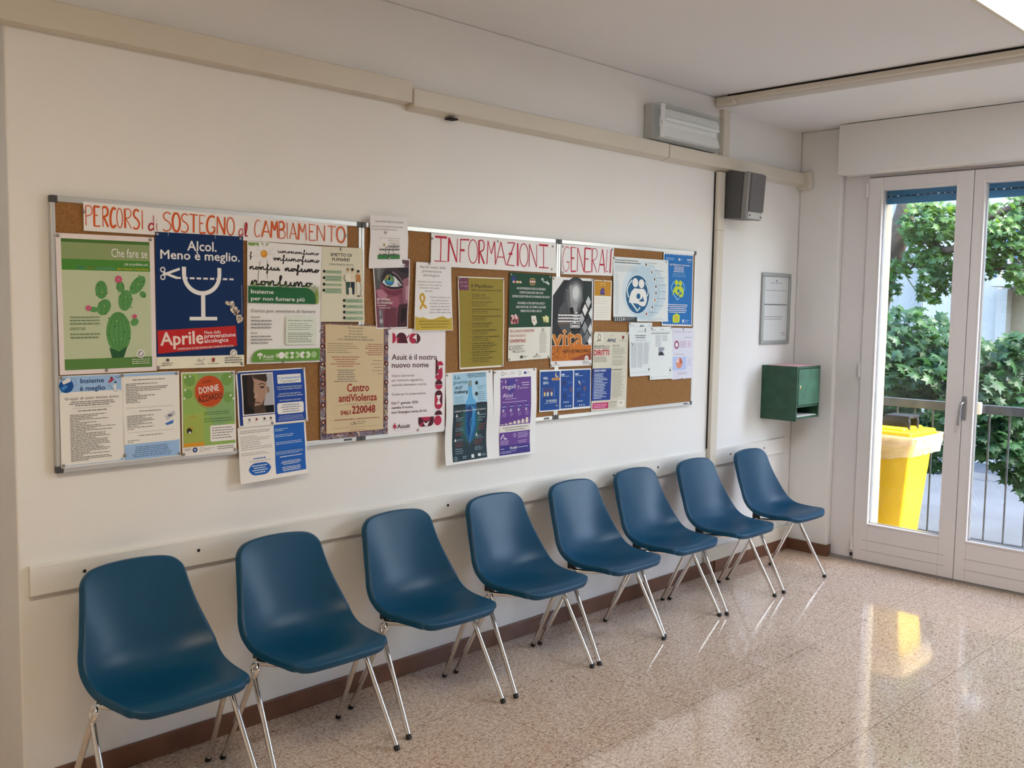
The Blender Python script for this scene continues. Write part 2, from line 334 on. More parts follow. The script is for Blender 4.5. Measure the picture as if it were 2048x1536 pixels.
# ------------------------------------------------------------------ chairs
def shell_mesh():
    # centre line of the shell in (y, z): from the top of the back over the bend to the front lip
    ctr = smoothpts([(0, -.118, .757), (0, -.131, .70), (0, -.152, .62), (0, -.172, .545), (0, -.193, .487), (0, -.226, .443), (0, -.275, .419), (0, -.34, .413), (0, -.42, .420), (0, -.49, .430), (0, -.53, .431), (0, -.553, .424)], 5)
    n = len(ctr); s = [0]
    for i in range(1, n): s.append(s[-1]+(ctr[i]-ctr[i-1]).length)
    Ltot = s[-1]
    def lerp(tab, t):
        n_ = len(tab); xs = [q[0] for q in tab]; ys = [q[1] for q in tab]
        d = [(ys[i+1]-ys[i])/(xs[i+1]-xs[i]) for i in range(n_-1)]
        m_ = [d[0]]+[0 if d[i-1]*d[i] <= 0 else 2*d[i-1]*d[i]/(d[i-1]+d[i]) for i in range(1, n_-1)]+[d[-1]]
        for i in range(n_-1):
            if t <= xs[i+1]:
                h_ = xs[i+1]-xs[i]; k = (t-xs[i])/h_
                return ys[i]*(1+2*k)*(1-k)**2+m_[i]*h_*k*(1-k)**2+ys[i+1]*k*k*(3-2*k)+m_[i+1]*h_*k*k*(k-1)
        return ys[-1]
    half = [(0, .156), (.15, .168), (.30, .186), (.42, .203), (.50, .2085), (.60, .2075), (.80, .1975), (1, .186)]
    wrap = [(0, .010), (.2, .024), (.38, .046), (.48, .050), (.68, .024), (.9, .006), (1, 0)]
    rc0, rc1 = .048, .050
    ts = sorted(set([0, .006, .014, .026, .042, .06, .08]+[.08+.84*i/26 for i in range(27)]+[.93, .945, .96, .974, .985, .993, 1]))
    rows = []; NV = 17
    def at(sv):
        for i in range(n-1):
            if sv <= s[i+1]+1e-9:
                k = (sv-s[i])/(s[i+1]-s[i]); p = ctr[i].lerp(ctr[i+1], k)
                a = max(i-1, 0); b = min(i+2, n-1); return p, (ctr[b]-ctr[a]).normalized()
        return ctr[-1], (ctr[-1]-ctr[-2]).normalized()
    for t in ts:
        sv = t*Ltot; p, tg = at(sv); nr = Vector((0, tg.z, -tg.y))    # normal towards the sitter
        if nr.z < 0 and nr.y > 0: nr = -nr
        h = lerp(half, t)
        d0, d1 = sv, Ltot-sv
        if d0 < rc0: h -= rc0-math.sqrt(max(0, rc0*rc0-(rc0-d0)**2))
        if d1 < rc1: h -= rc1-math.sqrt(max(0, rc1*rc1-(rc1-d1)**2))
        wr = lerp(wrap, t); hf = lerp(half, t)
        bow = .010*(1-(1-min(1, d0/.05))**2) if False else 0
        row = []
        for j in range(NV):
            v = -1+2*j/(NV-1); v = math.sin(v*math.pi/2)*.35+v*.65
            x = v*h; e = abs(x)/hf
            crown = (.010*(e**2) if t > .97 else 0)
            top = -.012*(e**2)*max(0, 1-t/.08)
            row.append(p+Vector((x, 0, 0))+nr*(wr*e**2.4)+Vector((0, crown, top)))
        rows.append(row)
    V = [q for r in rows for q in r]; R = len(rows)
    F = [(i*NV+j, i*NV+j+1, (i+1)*NV+j+1, (i+1)*NV+j) for i in range(R-1) for j in range(NV-1)]
    loop = [j for j in range(NV)]+[i*NV+NV-1 for i in range(1, R)]+[(R-1)*NV+j for j in range(NV-2, -1, -1)]+[i*NV for i in range(R-2, 0, -1)]
    # rolled lip along the whole edge
    nl = len(loop)
    def surfn(idx):
        i, j = divmod(idx, NV); a = rows[min(i+1, R-1)][j]-rows[max(i-1, 0)][j]; b = rows[i][min(j+1, NV-1)]-rows[i][max(j-1, 0)]
        nn = a.cross(b); nn.normalize()
        if nn.y > 0 and nn.z < .2: nn = -nn
        if nn.z < -.2: nn = -nn
        return nn
    base = len(V); prev = loop
    outs = []
    for k, idx in enumerate(loop):
        tdir = (V[loop[(k+1) % nl]]-V[loop[k-1]]).normalized(); nn = surfn(idx); o = tdir.cross(nn).normalized()
        i, j = divmod(idx, NV); cen = rows[min(max(i, 8), R-9)][NV//2]
        if o.dot(V[idx]-cen) < 0: o = -o
        outs.append((o, nn))
    for (do, dn) in ((.0045, .0004), (.0085, -.003), (.0108, -.0085), (.0118, -.016), (.0120, -.025)):
        cur = []
        for k, idx in enumerate(loop):
            o, nn = outs[k]; cur.append(len(V)); V.append(V[idx]+o*do+nn*dn)
        F += [(prev[k], prev[(k+1) % nl], cur[(k+1) % nl], cur[k]) for k in range(nl)]; prev = cur
    mb = MB().add(V, F, BLUE); return mb
chair_src = {}
def make_chair(label):
    root = empty('chair', (0, 0, 0), label, 'chair', 'blue shell chairs along the wall')
    sh = shell_mesh().build('seat_shell', root, smooth=True)
    so = sh.modifiers.new('thickness', 'SOLIDIFY'); so.thickness = .0042; so.offset = -1
    ss = sh.modifiers.new('smooth', 'SUBSURF'); ss.levels = 1; ss.render_levels = 2
    r = .0098
    for sx in (-1, 1):
        for nm, foot, top in (('front_leg', (.244, -.522, .006), (.226, -.338, .335)), ('rear_leg', (.246, -.150, .006), (.226, -.318, .330))):
            f, tp = Vector(foot), Vector(top); f.x *= sx; tp.x *= sx
            lg = MB().tube([f.lerp(tp, k/4) for k in range(5)], r, CHROME, 14).build('leg', root, smooth=True, sharp=50)
            d = (tp-f).normalized()
            MB().tube([f-d*.006, f+d*.012], r+.0012, BLACK, 14).build('foot_cap', lg, smooth=True, sharp=40)
    # the two bent under-seat bars joining the legs
    fp = [(.226, -.338, .335), (.224, -.318, .366), (.217, -.322, .386), (.197, -.350, .392), (.150, -.415, .393), (.075, -.468, .394), (0, -.478, .394)]
    rp = [(.226, -.318, .330), (.223, -.342, .366), (.214, -.336, .385), (.192, -.298, .390), (.14, -.262, .392), (.07, -.25, .392), (0, -.248, .392)]
    for pts in (fp, rp):
        full = [Vector(p) for p in pts]+[Vector((-p[0], p[1], p[2])) for p in pts[-2::-1]]
        MB().tube(smoothpts(full, 6), r, CHROME, 14).build('under_frame', root, smooth=True, sharp=50)
    for sx in (-1, 1):
        MB().box(sx*.185-.012, sx*.185+.012, -.312, -.272, .388, .428, BLACK).build('mounting_pad', root, bevel=.003)
        MB().box(sx*.12-.02, sx*.12+.02, -.452, -.405, .394, .420, BLACK).build('mounting_pad', root, bevel=.003)
    return root
def copy_tree(o, parent=None):
    c = o.copy(); C.objects.link(c); c.parent = parent
    for ch in list(o.children): copy_tree(ch, c)
    return c
chairs = [(1.3367, -0.0087, 0.4, 'blue shell chair at the left end of the row, nearest the passage'),
          (1.8764, -0.0257, 0, 'second blue shell chair from the left, below the two stacked leaflets'),
          (2.4586, 0.011, -0.7, 'third blue shell chair from the left, below the poster with red circles down its side'),
          (3.0158, 0.0067, -0.1, 'fourth blue shell chair from the left, below the iceberg bottle poster'),
          (3.5525, 0.0027, -0.2, 'fifth blue shell chair, fourth counted back from the door end of the row'),
          (4.071, 0.0185, -0.2, 'sixth blue shell chair, third counted back from the door end of the row'),
          (4.6032, -0.0025, -0.4, 'seventh blue shell chair, beside the last one and left of the vertical cable duct'),
          (5.1844, -0.0083, -0.2, 'last blue shell chair, standing in the corner below the green letter box')]
src = None
for x, y, rz, lb in chairs:
    if src is None: src = make_chair(lb); o = src
    else: o = copy_tree(src); o['label'] = lb
    o.location = (x, y, 0); o.rotation_euler = (0, 0, math.radians(rz))

# ------------------------------------------------------------------ ceiling lamps, seen and added
LAMP = emit('lit_diffuser', (.84, .93, 1), 14)
FILL_WARM = emit('warm_fill_diffuser', (1, .82, .58), 14)
def ceiling_lamp(x0, x1, y0, y1, label, LAMP=LAMP):
    r = empty('ceiling_lamp', ((x0+x1)/2, (y0+y1)/2, CZ), label, 'ceiling lamp', 'ceiling lamps')
    fr = mat('cream_lamp_frame', (.8, .74, .6), .4); a = (x1-x0)/2; b = (y1-y0)/2; k = .022
    MB().box(-a, a, b-k, b, -.07, -.001, fr).box(-a, a, -b, -b+k, -.07, -.001, fr).box(-a, -a+k, -b+k, b-k, -.07, -.001, fr).box(a-k, a, -b+k, b-k, -.07, -.001, fr).build('lamp_frame', r, bevel=.004)
    MB().box(-a+k, a-k, -b+k, b-k, -.066, -.055, LAMP).build('diffuser', r)
ceiling_lamp(3.45, 4.66, -2.42, -1.81, 'lit square panel lamp on the ceiling at the top right corner')
ceiling_lamp(-0.15, 1.06, -2.42, -1.81, 'lit panel lamp on the ceiling near the passage', FILL_WARM)  # extra lamp out of view, added to warm and brighten the left side

FILL_COOL = emit('cool_fill_diffuser', (.80, .91, 1), 3.2)
ceiling_lamp(-.6, 0.0, .5, 1.1, 'cool panel lamp on the passage ceiling', FILL_COOL)  # unseen lamp added to lift the dark wall edge at the passage

# ------------------------------------------------------------------ outside
ASPH = mat('grey_asphalt', (.078, .087, .10), .9, var=.18, vscale=1.6, bump=.5, bscale=40)
struct(MB().box(6.17, 30, -16, 14, -.5, -.32, ASPH), 'ground_outside')
struct(MB().box(6.172, 6.93, -4, 2, -.30, -.045, mat('balcony_concrete', (.5, .48, .45), .8, var=.1, vscale=8)), 'balcony_floor')
RAILM = mat('weathered_steel', (.075, .085, .10), .5, metal=.4, var=.3, vscale=12)
r = empty('balcony_railing', (6.85, -.7, -.045), 'grey steel balcony railing outside the glass door', 'railing')
MB().box(-.022, .022, -2.3, 1.9, .985, 1.045, RAILM).build('top_rail', r, bevel=.003)
MB().box(-.018, .018, -2.3, 1.9, .065, .122, RAILM).build('bottom_rail', r, bevel=.003)
for i in range(-9, 20):
    y = -.328-.1255*i+.7
    if -2.3 < y < 1.9: MB().box(-.005, .005, y-.005, y+.005, .12, .987, RAILM).build('baluster', r)
for y in (-2.2, 1.8): MB().box(-.02, .02, y-.02, y+.02, 0, .99, RAILM).build('post', r)
o = MB().box(6.795, 6.8275, -.913, -.873, .935, 1.018, mat('ivory_plastic', (.80, .72, .60), .4)).build('railing_clip', bevel=.008, seg=3)
tag(o, 'small ivory plastic block clipped on the balcony railing', 'clip')
# yellow bin
YEL = mat('yellow_plastic', (.84, .55, .012), .38, bump=.04, bscale=40)
r = empty('waste_bin', (6.48, -.40, -.045), 'yellow wheeled waste bin on the balcony with a clear bag folded over its rim', 'waste bin')
def frus(mb, a, b, m):   # two rectangles (x0,x1,y0,y1,z)
    V = []
    for (x0, x1, y0, y1, z) in (a, b): V += [(x0, y0, z), (x1, y0, z), (x1, y1, z), (x0, y1, z)]
    return mb.add(V, [(3, 2, 1, 0), (4, 5, 6, 7), (0, 1, 5, 4), (1, 2, 6, 5), (2, 3, 7, 6), (3, 0, 4, 7)], m)
frus(MB(), (-.165, .115, -.205, .21, .06), (-.185, .185, -.262, .262, .80), YEL).build('body', r, bevel=.022, seg=4)
frus(MB(), (-.213, .262, -.300, .30, .800), (-.213, .262, -.300, .30, .842), YEL).build('rim', r, bevel=.012, seg=3)
ld = frus(MB(), (-.195, .235, -.265, .29, .843), (-.19, .23, -.255, .285, .872), YEL)
frus(ld, (-.15, .17, -.20, .25, .872), (-.14, .16, -.19, .24, .892), YEL)
lid = ld.build('lid', r, bevel=.010, seg=3)
hb = MB()
for x in (-.065, .075): hb.prism([(.10, .872), (-.20, .872), (-.20, .93), (-.19, .962), (-.12, .965), (-.02, .945), (.06, .905)], x-.014, x+.014, BLACK)
hb.box(-.079, .089, -.20, -.03, .948, .968, BLACK)
hb.build('handle', lid, bevel=.006)
for y in (-.17, .17):
    MB().lathe([(.002, -.02), (.07, -.02), (.08, -.012), (.08, .012), (.07, .02), (.002, .02)], BLACK, 20, Matrix.Translation((.13, y, .08)) @ Matrix.Rotation(math.radians(90), 4, 'X')).build('wheel', r, smooth=True, sharp=40)
def film():
    m = bpy.data.materials.new('clear_bag_film'); m.use_nodes = True; n = m.node_tree.nodes; L = m.node_tree.links
    n.remove(n['Principled BSDF']); t = n.new('ShaderNodeBsdfTransparent'); d = n.new('ShaderNodeBsdfPrincipled'); d.inputs['Base Color'].default_value = (.93, .92, .88, 1); d.inputs['Roughness'].default_value = .25; tl_ = n.new('ShaderNodeBsdfTranslucent'); tl_.inputs[0].default_value = (.93, .91, .85, 1); m0 = n.new('ShaderNodeMixShader'); L.new(d.outputs[0], m0.inputs[1]); L.new(tl_.outputs[0], m0.inputs[2])
    nz = n.new('ShaderNodeTexNoise'); nz.inputs['Scale'].default_value = 4.5; nz.inputs['Distortion'].default_value = .7
    rp = n.new('ShaderNodeMapRange'); rp.inputs[1].default_value = .35; rp.inputs[2].default_value = .7; rp.inputs[3].default_value = .42; rp.inputs[4].default_value = .66
    mx = n.new('ShaderNodeMixShader'); L.new(nz.outputs[0], rp.inputs[0]); L.new(rp.outputs[0], mx.inputs[0]); L.new(t.outputs[0], mx.inputs[1]); L.new(m0.outputs[0], mx.inputs[2]); L.new(mx.outputs[0], n['Material Output'].inputs[0])
    return m
rng = random.Random(4)
per = []
for k in range(72):
    a = 2*math.pi*k/72; cx, sx = math.cos(a), math.sin(a); m_ = max(abs(cx)/.243, abs(sx)/.304)
    per.append((cx/m_+.0245, sx/m_))
V = []
for lv in range(6):
    for k, (x, y) in enumerate(per):
        f = lv/5; drop = .16+.03*math.sin(y*7+1)-.10*max(0, y+.1)
        wob = .006*math.sin(k*1.7+lv)+.005*rng.random()
        inw = 1-.07*max(0, f-.35)/.65
        V.append(((x-.0245)*inw+.0245+wob*(1 if x > 0 else -1)*.6, y*inw+wob*(1 if y > 0 else -1), .848-drop*f))
F = [(l*72+k, l*72+(k+1) % 72, (l+1)*72+(k+1) % 72, (l+1)*72+k) for l in range(5) for k in range(72)]
MB().add(V, F, film()).build('bin_liner', r, smooth=True)
# roller shutter, partly lowered
SHB = mat('blue_shutter_slats', (.05, .25, .50), .45, var=.08, vscale=5)
r = empty('roller_shutter', (6.10, -1.13, 2.30), 'blue roller shutter rolled up almost fully above the glass door', 'roller shutter')
for i in range(4):
    z = i*.052
    mb = MB().prism([(-.010, z+.001), (-.010, z+.045), (-.002, z+.049), (.008, z+.045), (.008, z+.001)], -.625, .625, SHB, axis=1)
    mb.build('slat', r)
mb = MB()
for i in range(30):
    y = -.62+i*.042
    mb.box(-.005, .004, y, y+(.034 if i % 3 else .028), .0455, .0525, mat('dark_blue_shutter_link', (.006, .02, .05), .6))
mb.build('link_strip', r)
# leafy things
def leaf_polys(rng, c, size, mb, m, face=None):
    n = Vector((rng.gauss(-.35, .45), rng.gauss(-.25, .45), rng.gauss(.75, .3))).normalized() if face is None else face
    a = n.orthogonal().normalized(); a = (Matrix.Rotation(rng.uniform(0, 6.28), 3, n) @ a); b = n.cross(a)
    out = [(0, -.5), (.10, -.30), (.42, -.36), (.30, -.12), (.60, .08), (.30, .14), (.26, .34), (.12, .26), (0, .62), (-.12, .26), (-.26, .34), (-.30, .14), (-.60, .08), (-.30, -.12), (-.42, -.36), (-.10, -.30)]
    V = [c+n*(.06*size)]+[c+a*(x*size)+b*(y*size)-n*(.25*size*(x*x+y*y)) for x, y in out]
    mb.add(V, [(0, 1+i, 1+(i+1) % 16) for i in range(16)], m)
def leaf_mat(name, c1, c2):
    m = bpy.data.materials.new(name); m.use_nodes = True; n = m.node_tree.nodes; L = m.node_tree.links; n.remove(n['Principled BSDF'])
    tc = n.new('ShaderNodeTexCoord'); nz = n.new('ShaderNodeTexNoise'); nz.inputs['Scale'].default_value = 5
    rp = n.new('ShaderNodeValToRGB'); rp.color_ramp.elements[0].position = .35; rp.color_ramp.elements[1].position = .65
    rp.color_ramp.elements[0].color = (*c1, 1); rp.color_ramp.elements[1].color = (*c2, 1)
    L.new(tc.outputs['Object'], nz.inputs[0]); L.new(nz.outputs[0], rp.inputs[0])
    d = n.new('ShaderNodeBsdfPrincipled'); d.inputs['Roughness'].default_value = .45; tr = n.new('ShaderNodeBsdfTranslucent'); mx = n.new('ShaderNodeMixShader'); mx.inputs[0].default_value = .42
    hs = n.new('ShaderNodeHueSaturation'); hs.inputs['Hue'].default_value = .475; hs.inputs['Value'].default_value = 1.7; hs.inputs['Saturation'].default_value = 1.1
    L.new(rp.outputs[0], d.inputs['Base Color']); L.new(rp.outputs[0], hs.inputs['Color']); L.new(hs.outputs[0], tr.inputs[0])
    L.new(d.outputs[0], mx.inputs[1]); L.new(tr.outputs[0], mx.inputs[2]); L.new(mx.outputs[0], n['Material Output'].inputs[0]); return m
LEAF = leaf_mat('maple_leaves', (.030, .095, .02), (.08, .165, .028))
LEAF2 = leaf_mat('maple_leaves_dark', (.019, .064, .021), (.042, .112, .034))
BARK = mat('brown_bark', (.065, .047, .03), .9, var=.35, vscale=25, bump=.8, bscale=60)
TWIG = mat('green_twig', (.20, .22, .09), .7)
def cloud(rng, n, blobs, size, m, name, parent):
    mb = MB()
    tot = sum(b[2] for b in blobs)
    for c, rad, wt in blobs:
        for _ in range(int(n*wt/tot)):
            while True:
                p = Vector((rng.uniform(-1, 1), rng.uniform(-1, 1), rng.uniform(-1, 1)))
                if p.length <= 1: break
            leaf_polys(rng, Vector(c)+Vector((p.x*rad[0], p.y*rad[1], p.z*rad[2])), size*rng.uniform(.6, 1.15), mb, m)
    return mb.build(name, parent)
rng = random.Random(11)
T = empty('maple_tree', (9.0, .98, -.32), 'maple tree with brown trunk and hanging branches behind the balcony railing', 'tree')
def tl(pts): return [Vector(p)-T.location for p in pts]
MB().tube(tl(smoothpts([(9.05, 1.05, -.34), (9.0, .93, .9), (9.0, .80, 1.8), (9.0, .66, 2.3), (9.05, .52, 3.0), (9.1, .42, 4.0)], 5)), .125, BARK, 12, r2=.08).build('trunk', T, smooth=True)
MB().tube(tl(smoothpts([(9.0, .64, 2.38), (8.96, .50, 2.36), (8.9, .36, 2.27), (8.8, .22, 2.19), (8.7, .05, 2.16), (8.7, -.05, 2.24), (8.7, -.2, 2.40), (8.8, -.5, 2.55)], 5)), .035, BARK, 8, r2=.028).build('branch', T, smooth=True)
MB().tube(tl(smoothpts([(8.9, .36, 2.27), (8.85, .40, 2.17), (8.85, .44, 2.03), (8.86, .56, 1.98), (8.9, .72, 2.02), (8.92, .8, 2.03)], 5)), .014, BARK, 8, r2=.008).build('branch', T, smooth=True)
MB().tube(tl(smoothpts([(9.0, .70, 2.15), (9.0, .2, 1.95), (8.9, -.2, 1.99), (8.9, -.6, 2.02)], 5)), .018, BARK, 8, r2=.01).build('branch', T, smooth=True)
MB().tube(tl(smoothpts([(8.9, .35, 2.2), (8.8, .33, 2.0), (8.8, .35, 1.8), (8.8, .30, 1.72)], 4)), .006, TWIG, 6).tube(tl(smoothpts([(8.9, .62, 2.1), (8.8, .45, 1.9), (8.8, .36, 1.78)], 4)), .005, TWIG, 6).build('twig', T, smooth=True)
bl = [((8.75, .34, 2.40), (.25, .20, .20), 4), ((8.8, .18, 2.38), (.3, .25, .22), 5), ((8.9, .70, 1.88), (.12, .14, .22), 2.2), ((8.8, .30, 2.12), (.2, .2, .14), 3), ((8.7, .14, 1.98), (.2, .18, .16), 3), ((8.7, .20, 1.80), (.10, .14, .12), 1.6), ((8.7, .55, 2.0), (.15, .2, .1), 1.2),
      ((8.8, -.12, 2.38), (.35, .28, .22), 7), ((8.8, -.18, 2.08), (.3, .16, .18), 4), ((8.7, -.05, 1.86), (.12, .10, .16), 1.6), ((8.9, -.50, 2.05), (.3, .18, .28), 6), ((8.9, -.55, 2.5), (.3, .25, .2), 4), ((8.9, -.75, 2.35), (.3, .3, .3), 4), ((8.7, -.42, 2.28), (.3, .2, .2), 4)]
cloud(rng, 2100, [(Vector(c)-T.location, r_, w_) for c, r_, w_ in bl], .088, LEAF, 'foliage', T)
S = empty('maple_shrub', (8.3, .3, -.32), 'dense green maple shrub growing behind the balcony railing', 'shrub')
st = MB()
for i in range(16):
    y0 = rng.uniform(.25, 1.0); b0 = Vector((8.4+rng.uniform(-.3, .3), y0*.6+.2, -.32)); tp = Vector((8.2+rng.uniform(-.5, .5), y0+rng.uniform(-.3, .2), rng.uniform(1.2, 1.9)))
    st.tube([p-S.location for p in smoothpts([b0+Vector((.3, .25, 0)), b0.lerp(tp, .5)+Vector((rng.uniform(-.1, .1), rng.uniform(-.1, .1), 0)), tp], 4)], .006, BARK, 6, r2=.0025)
st.build('stems', S, smooth=True)
sb = [((8.2, .32, 1.25), (.45, .42, .30), 8), ((8.1, .05, 1.15), (.45, .4, .30), 8), ((8.1, -.25, 1.05), (.4, .35, .28), 6), ((8.1, -.65, 1.05), (.4, .4, .25), 7), ((8.1, .1, .72), (.45, .5, .30), 9), ((8.0, -.45, .72), (.35, .4, .28), 8), ((8.0, -.80, .70), (.35, .3, .40), 8), ((8.0, -.95, .38), (.2, .16, .25), 3.5),
      ((8.3, .25, 1.52), (.4, .35, .14), 2.5), ((8.2, -.1, 1.45), (.3, .25, .12), 1.2), ((8.1, -.5, 1.32), (.3, .25, .12), 1.6), ((8.1, -.8, 1.35), (.3, .2, .15), 1.8), ((8.1, -.05, .38), (.25, .14, .10), 1.2), ((8.4, .6, .9), (.4, .4, .5), 6)]
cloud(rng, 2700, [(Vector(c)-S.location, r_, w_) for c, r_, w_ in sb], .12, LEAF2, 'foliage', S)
# house across the yard
r = empty('apartment_building', (13.2, 1.0, -.32), 'pale blue and cream apartment building across the yard behind the trees', 'building')
PALE = mat('pale_blue_render', (.26, .265, .25), .8, var=.02); PALE2 = mat('white_render', (.34, .335, .31), .8); CREAM = mat('cream_render', (.29, .24, .155), .8, var=.03)
def lb(mb): mb.v = [tuple(Vector(v)-Vector((13.2, 1.0, -.32))) for v in mb.v]; return mb
lb(MB().box(13.2, 20, 2.02, 9, -.32, 9, PALE)).build('blue_wall', r)
lb(MB().box(13.0, 20, 1.06, 2.02, -.32, 9, PALE2)).build('white_wall', r)
lb(MB().box(12.95, 13.6, .936, 1.058, -.32, 1.92, PALE2)).build('pilaster', r)
lb(MB().box(13.15, 20, -8, .934, -.32, 1.93, CREAM)).build('cream_wall', r)
lb(MB().box(13.4, 20, -8, 1.058, 1.98, 9, mat('grey_brown_render', (.16, .13, .13), .7))).build('upper_wall', r)
lb(MB().box(12.3, 13.4, -6, .92, 1.93, 2.03, PALE2)).build('balcony_slab', r, bevel=.01)
bb = MB()
for i in range(60): bb.box(12.34, 12.36, .88-i*.11, .90-i*.11, 2.03, 2.62, mat('blue_railing', (.05, .13, .28), .5))
bb.box(12.33, 12.37, -5.8, .91, 2.60, 2.65, mat('blue_railing', (.05, .13, .28)))
lb(bb).build('balcony_railing', r)
for y in (.1, .6):
    lb(MB().box(13.13, 13.149, y-.12, y+.12, .9, 1.75, mat('cream_shutter', (.84, .74, .56), .6))).build('window_shutter', r)
# bicycle leaning behind the shrub
r = empty('bicycle', (11.7, .75, -.32), 'bicycle half hidden behind the shrub in the yard', 'bicycle')
for dy in (.52, -.52):
    wh = MB(); ring = [(0, dy+.33*math.cos(a*math.pi/16), .34+.33*math.sin(a*math.pi/16)) for a in range(33)]
    wh.tube(ring, .018, BLACK, 8, cap=False); ring = [(0, dy+.305*math.cos(a*math.pi/16), .34+.305*math.sin(a*math.pi/16)) for a in range(33)]
    wh.tube(ring, .010, PINW, 6, cap=False)
    for a in range(10): wh.tube([(0, dy, .34), (0, dy+.3*math.cos(a*.628), .34+.3*math.sin(a*.628))], .0015, SILV, 4)
    wh.build('wheel', r, smooth=True)
fm = MB(); BK = mat('dark_bicycle_paint', (.05, .06, .08), .4)
for a, b in (((0, -.52, .34), (0, -.12, .32)), ((0, -.12, .32), (0, -.2, .85)), ((0, -.52, .34), (0, -.18, .72)), ((0, -.12, .32), (0, .38, .75)), ((0, -.18, .72), (0, .36, .82)), ((0, .52, .34), (0, .36, .95))): fm.tube([a, b], .016, BK, 8)
fm.build('frame', r); MB().tube([(-.25, .30, .98), (-.1, .38, .98), (.1, .38, .98), (.25, .30, .98)], .012, BLACK, 8).build('handlebar', r)
MB().prism([(-.3, .88), (-.08, .89), (-.08, .91), (-.3, .93)], -.06, .06, BLACK).build('saddle', r, bevel=.01)
# ------------------------------------------------------------------ notice boards
PANELS = [(1.140, 2.3395, 'left cork notice board of the three joined on the wall, with the orange headed posters'),
          (2.3405, 3.5225, 'middle cork notice board of the three joined on the wall'),
          (3.5235, 4.7045, 'right cork notice board of the three joined on the wall, partly bare at the bottom')]
FRAME = mat('brushed_aluminium_frame', (.60, .61, .61), .38, metal=.7)
ZT, ZB = 1.948, 1.060
for x0, x1, lb_ in PANELS:
    r = empty('notice_board', ((x0+x1)/2, 0, (ZT+ZB)/2), lb_, 'notice board', 'joined cork notice boards')
    a = (x1-x0)/2; h = (ZT-ZB)/2; k = .020
    MB().box(-a+k*.5, a-k*.5, -.0195, -.001, -h+k*.5, h-k*.5, CORK).build('cork_panel', r)
    fr = MB()
    for (p, q, s_, t_) in ((-a+.022, a-.022, h-k, h), (-a+.022, a-.022, -h, -h+k)): fr.box(p, q, -.0232, -.001, s_, t_, FRAME)
    for (p, q) in ((-a, -a+k*.72), (a-k*.72, a)): fr.box(p, q, -.0232, -.001, -h+.022, h-.022, FRAME)
    fr.build('frame', r, bevel=.002)
    for sx in (-1, 1):
        for sz in (-1, 1):
            MB().box(sx*a, sx*(a-.023), -.0238, -.001, sz*h, sz*(h-.023), DGREY).build('corner_cap', r, bevel=.003)
    MB().box(a-.085, a-.045, -.0236, -.0231, -h+.006, -h+.014, DGREY).build('maker_plate', r)

# ------------------------------------------------------------------ printed papers
_SC = {}
def ink(h):
    if h in _SC: return _SC[h]
    c = lin(h); k = (.84, .77, .69)
    m = mat('print_'+h.strip('#'), tuple(min(.86, a/b) for a, b in zip(c, k)), .55, spec=.2); _SC[h] = m; return m
_TX = {}
def glyphs(s, bold=0, spacing=1.0, shear=0):
    key = (s, bold, spacing, shear)
    if key in _TX: return _TX[key]
    cu = bpy.data.curves.new('t', 'FONT'); cu.body = s; cu.size = 1; cu.resolution_u = 2; cu.space_character = spacing; cu.shear = shear; cu.fill_mode = 'FRONT'
    o = bpy.data.objects.new('t', cu); me = bpy.data.meshes.new_from_object(o)
    V = [(v.co.x, v.co.y) for v in me.vertices]; F = [tuple(p.vertices) for p in me.polygons]
    bpy.data.objects.remove(o); bpy.data.curves.remove(cu); bpy.data.meshes.remove(me)
    x0 = min((v[0] for v in V), default=0); x1 = max((v[0] for v in V), default=1)
    _TX[key] = ([(x-x0, y) for x, y in V], F, x1-x0); return _TX[key]
CAPH = max(v[1] for v in glyphs('H')[0])
YP = -.0246
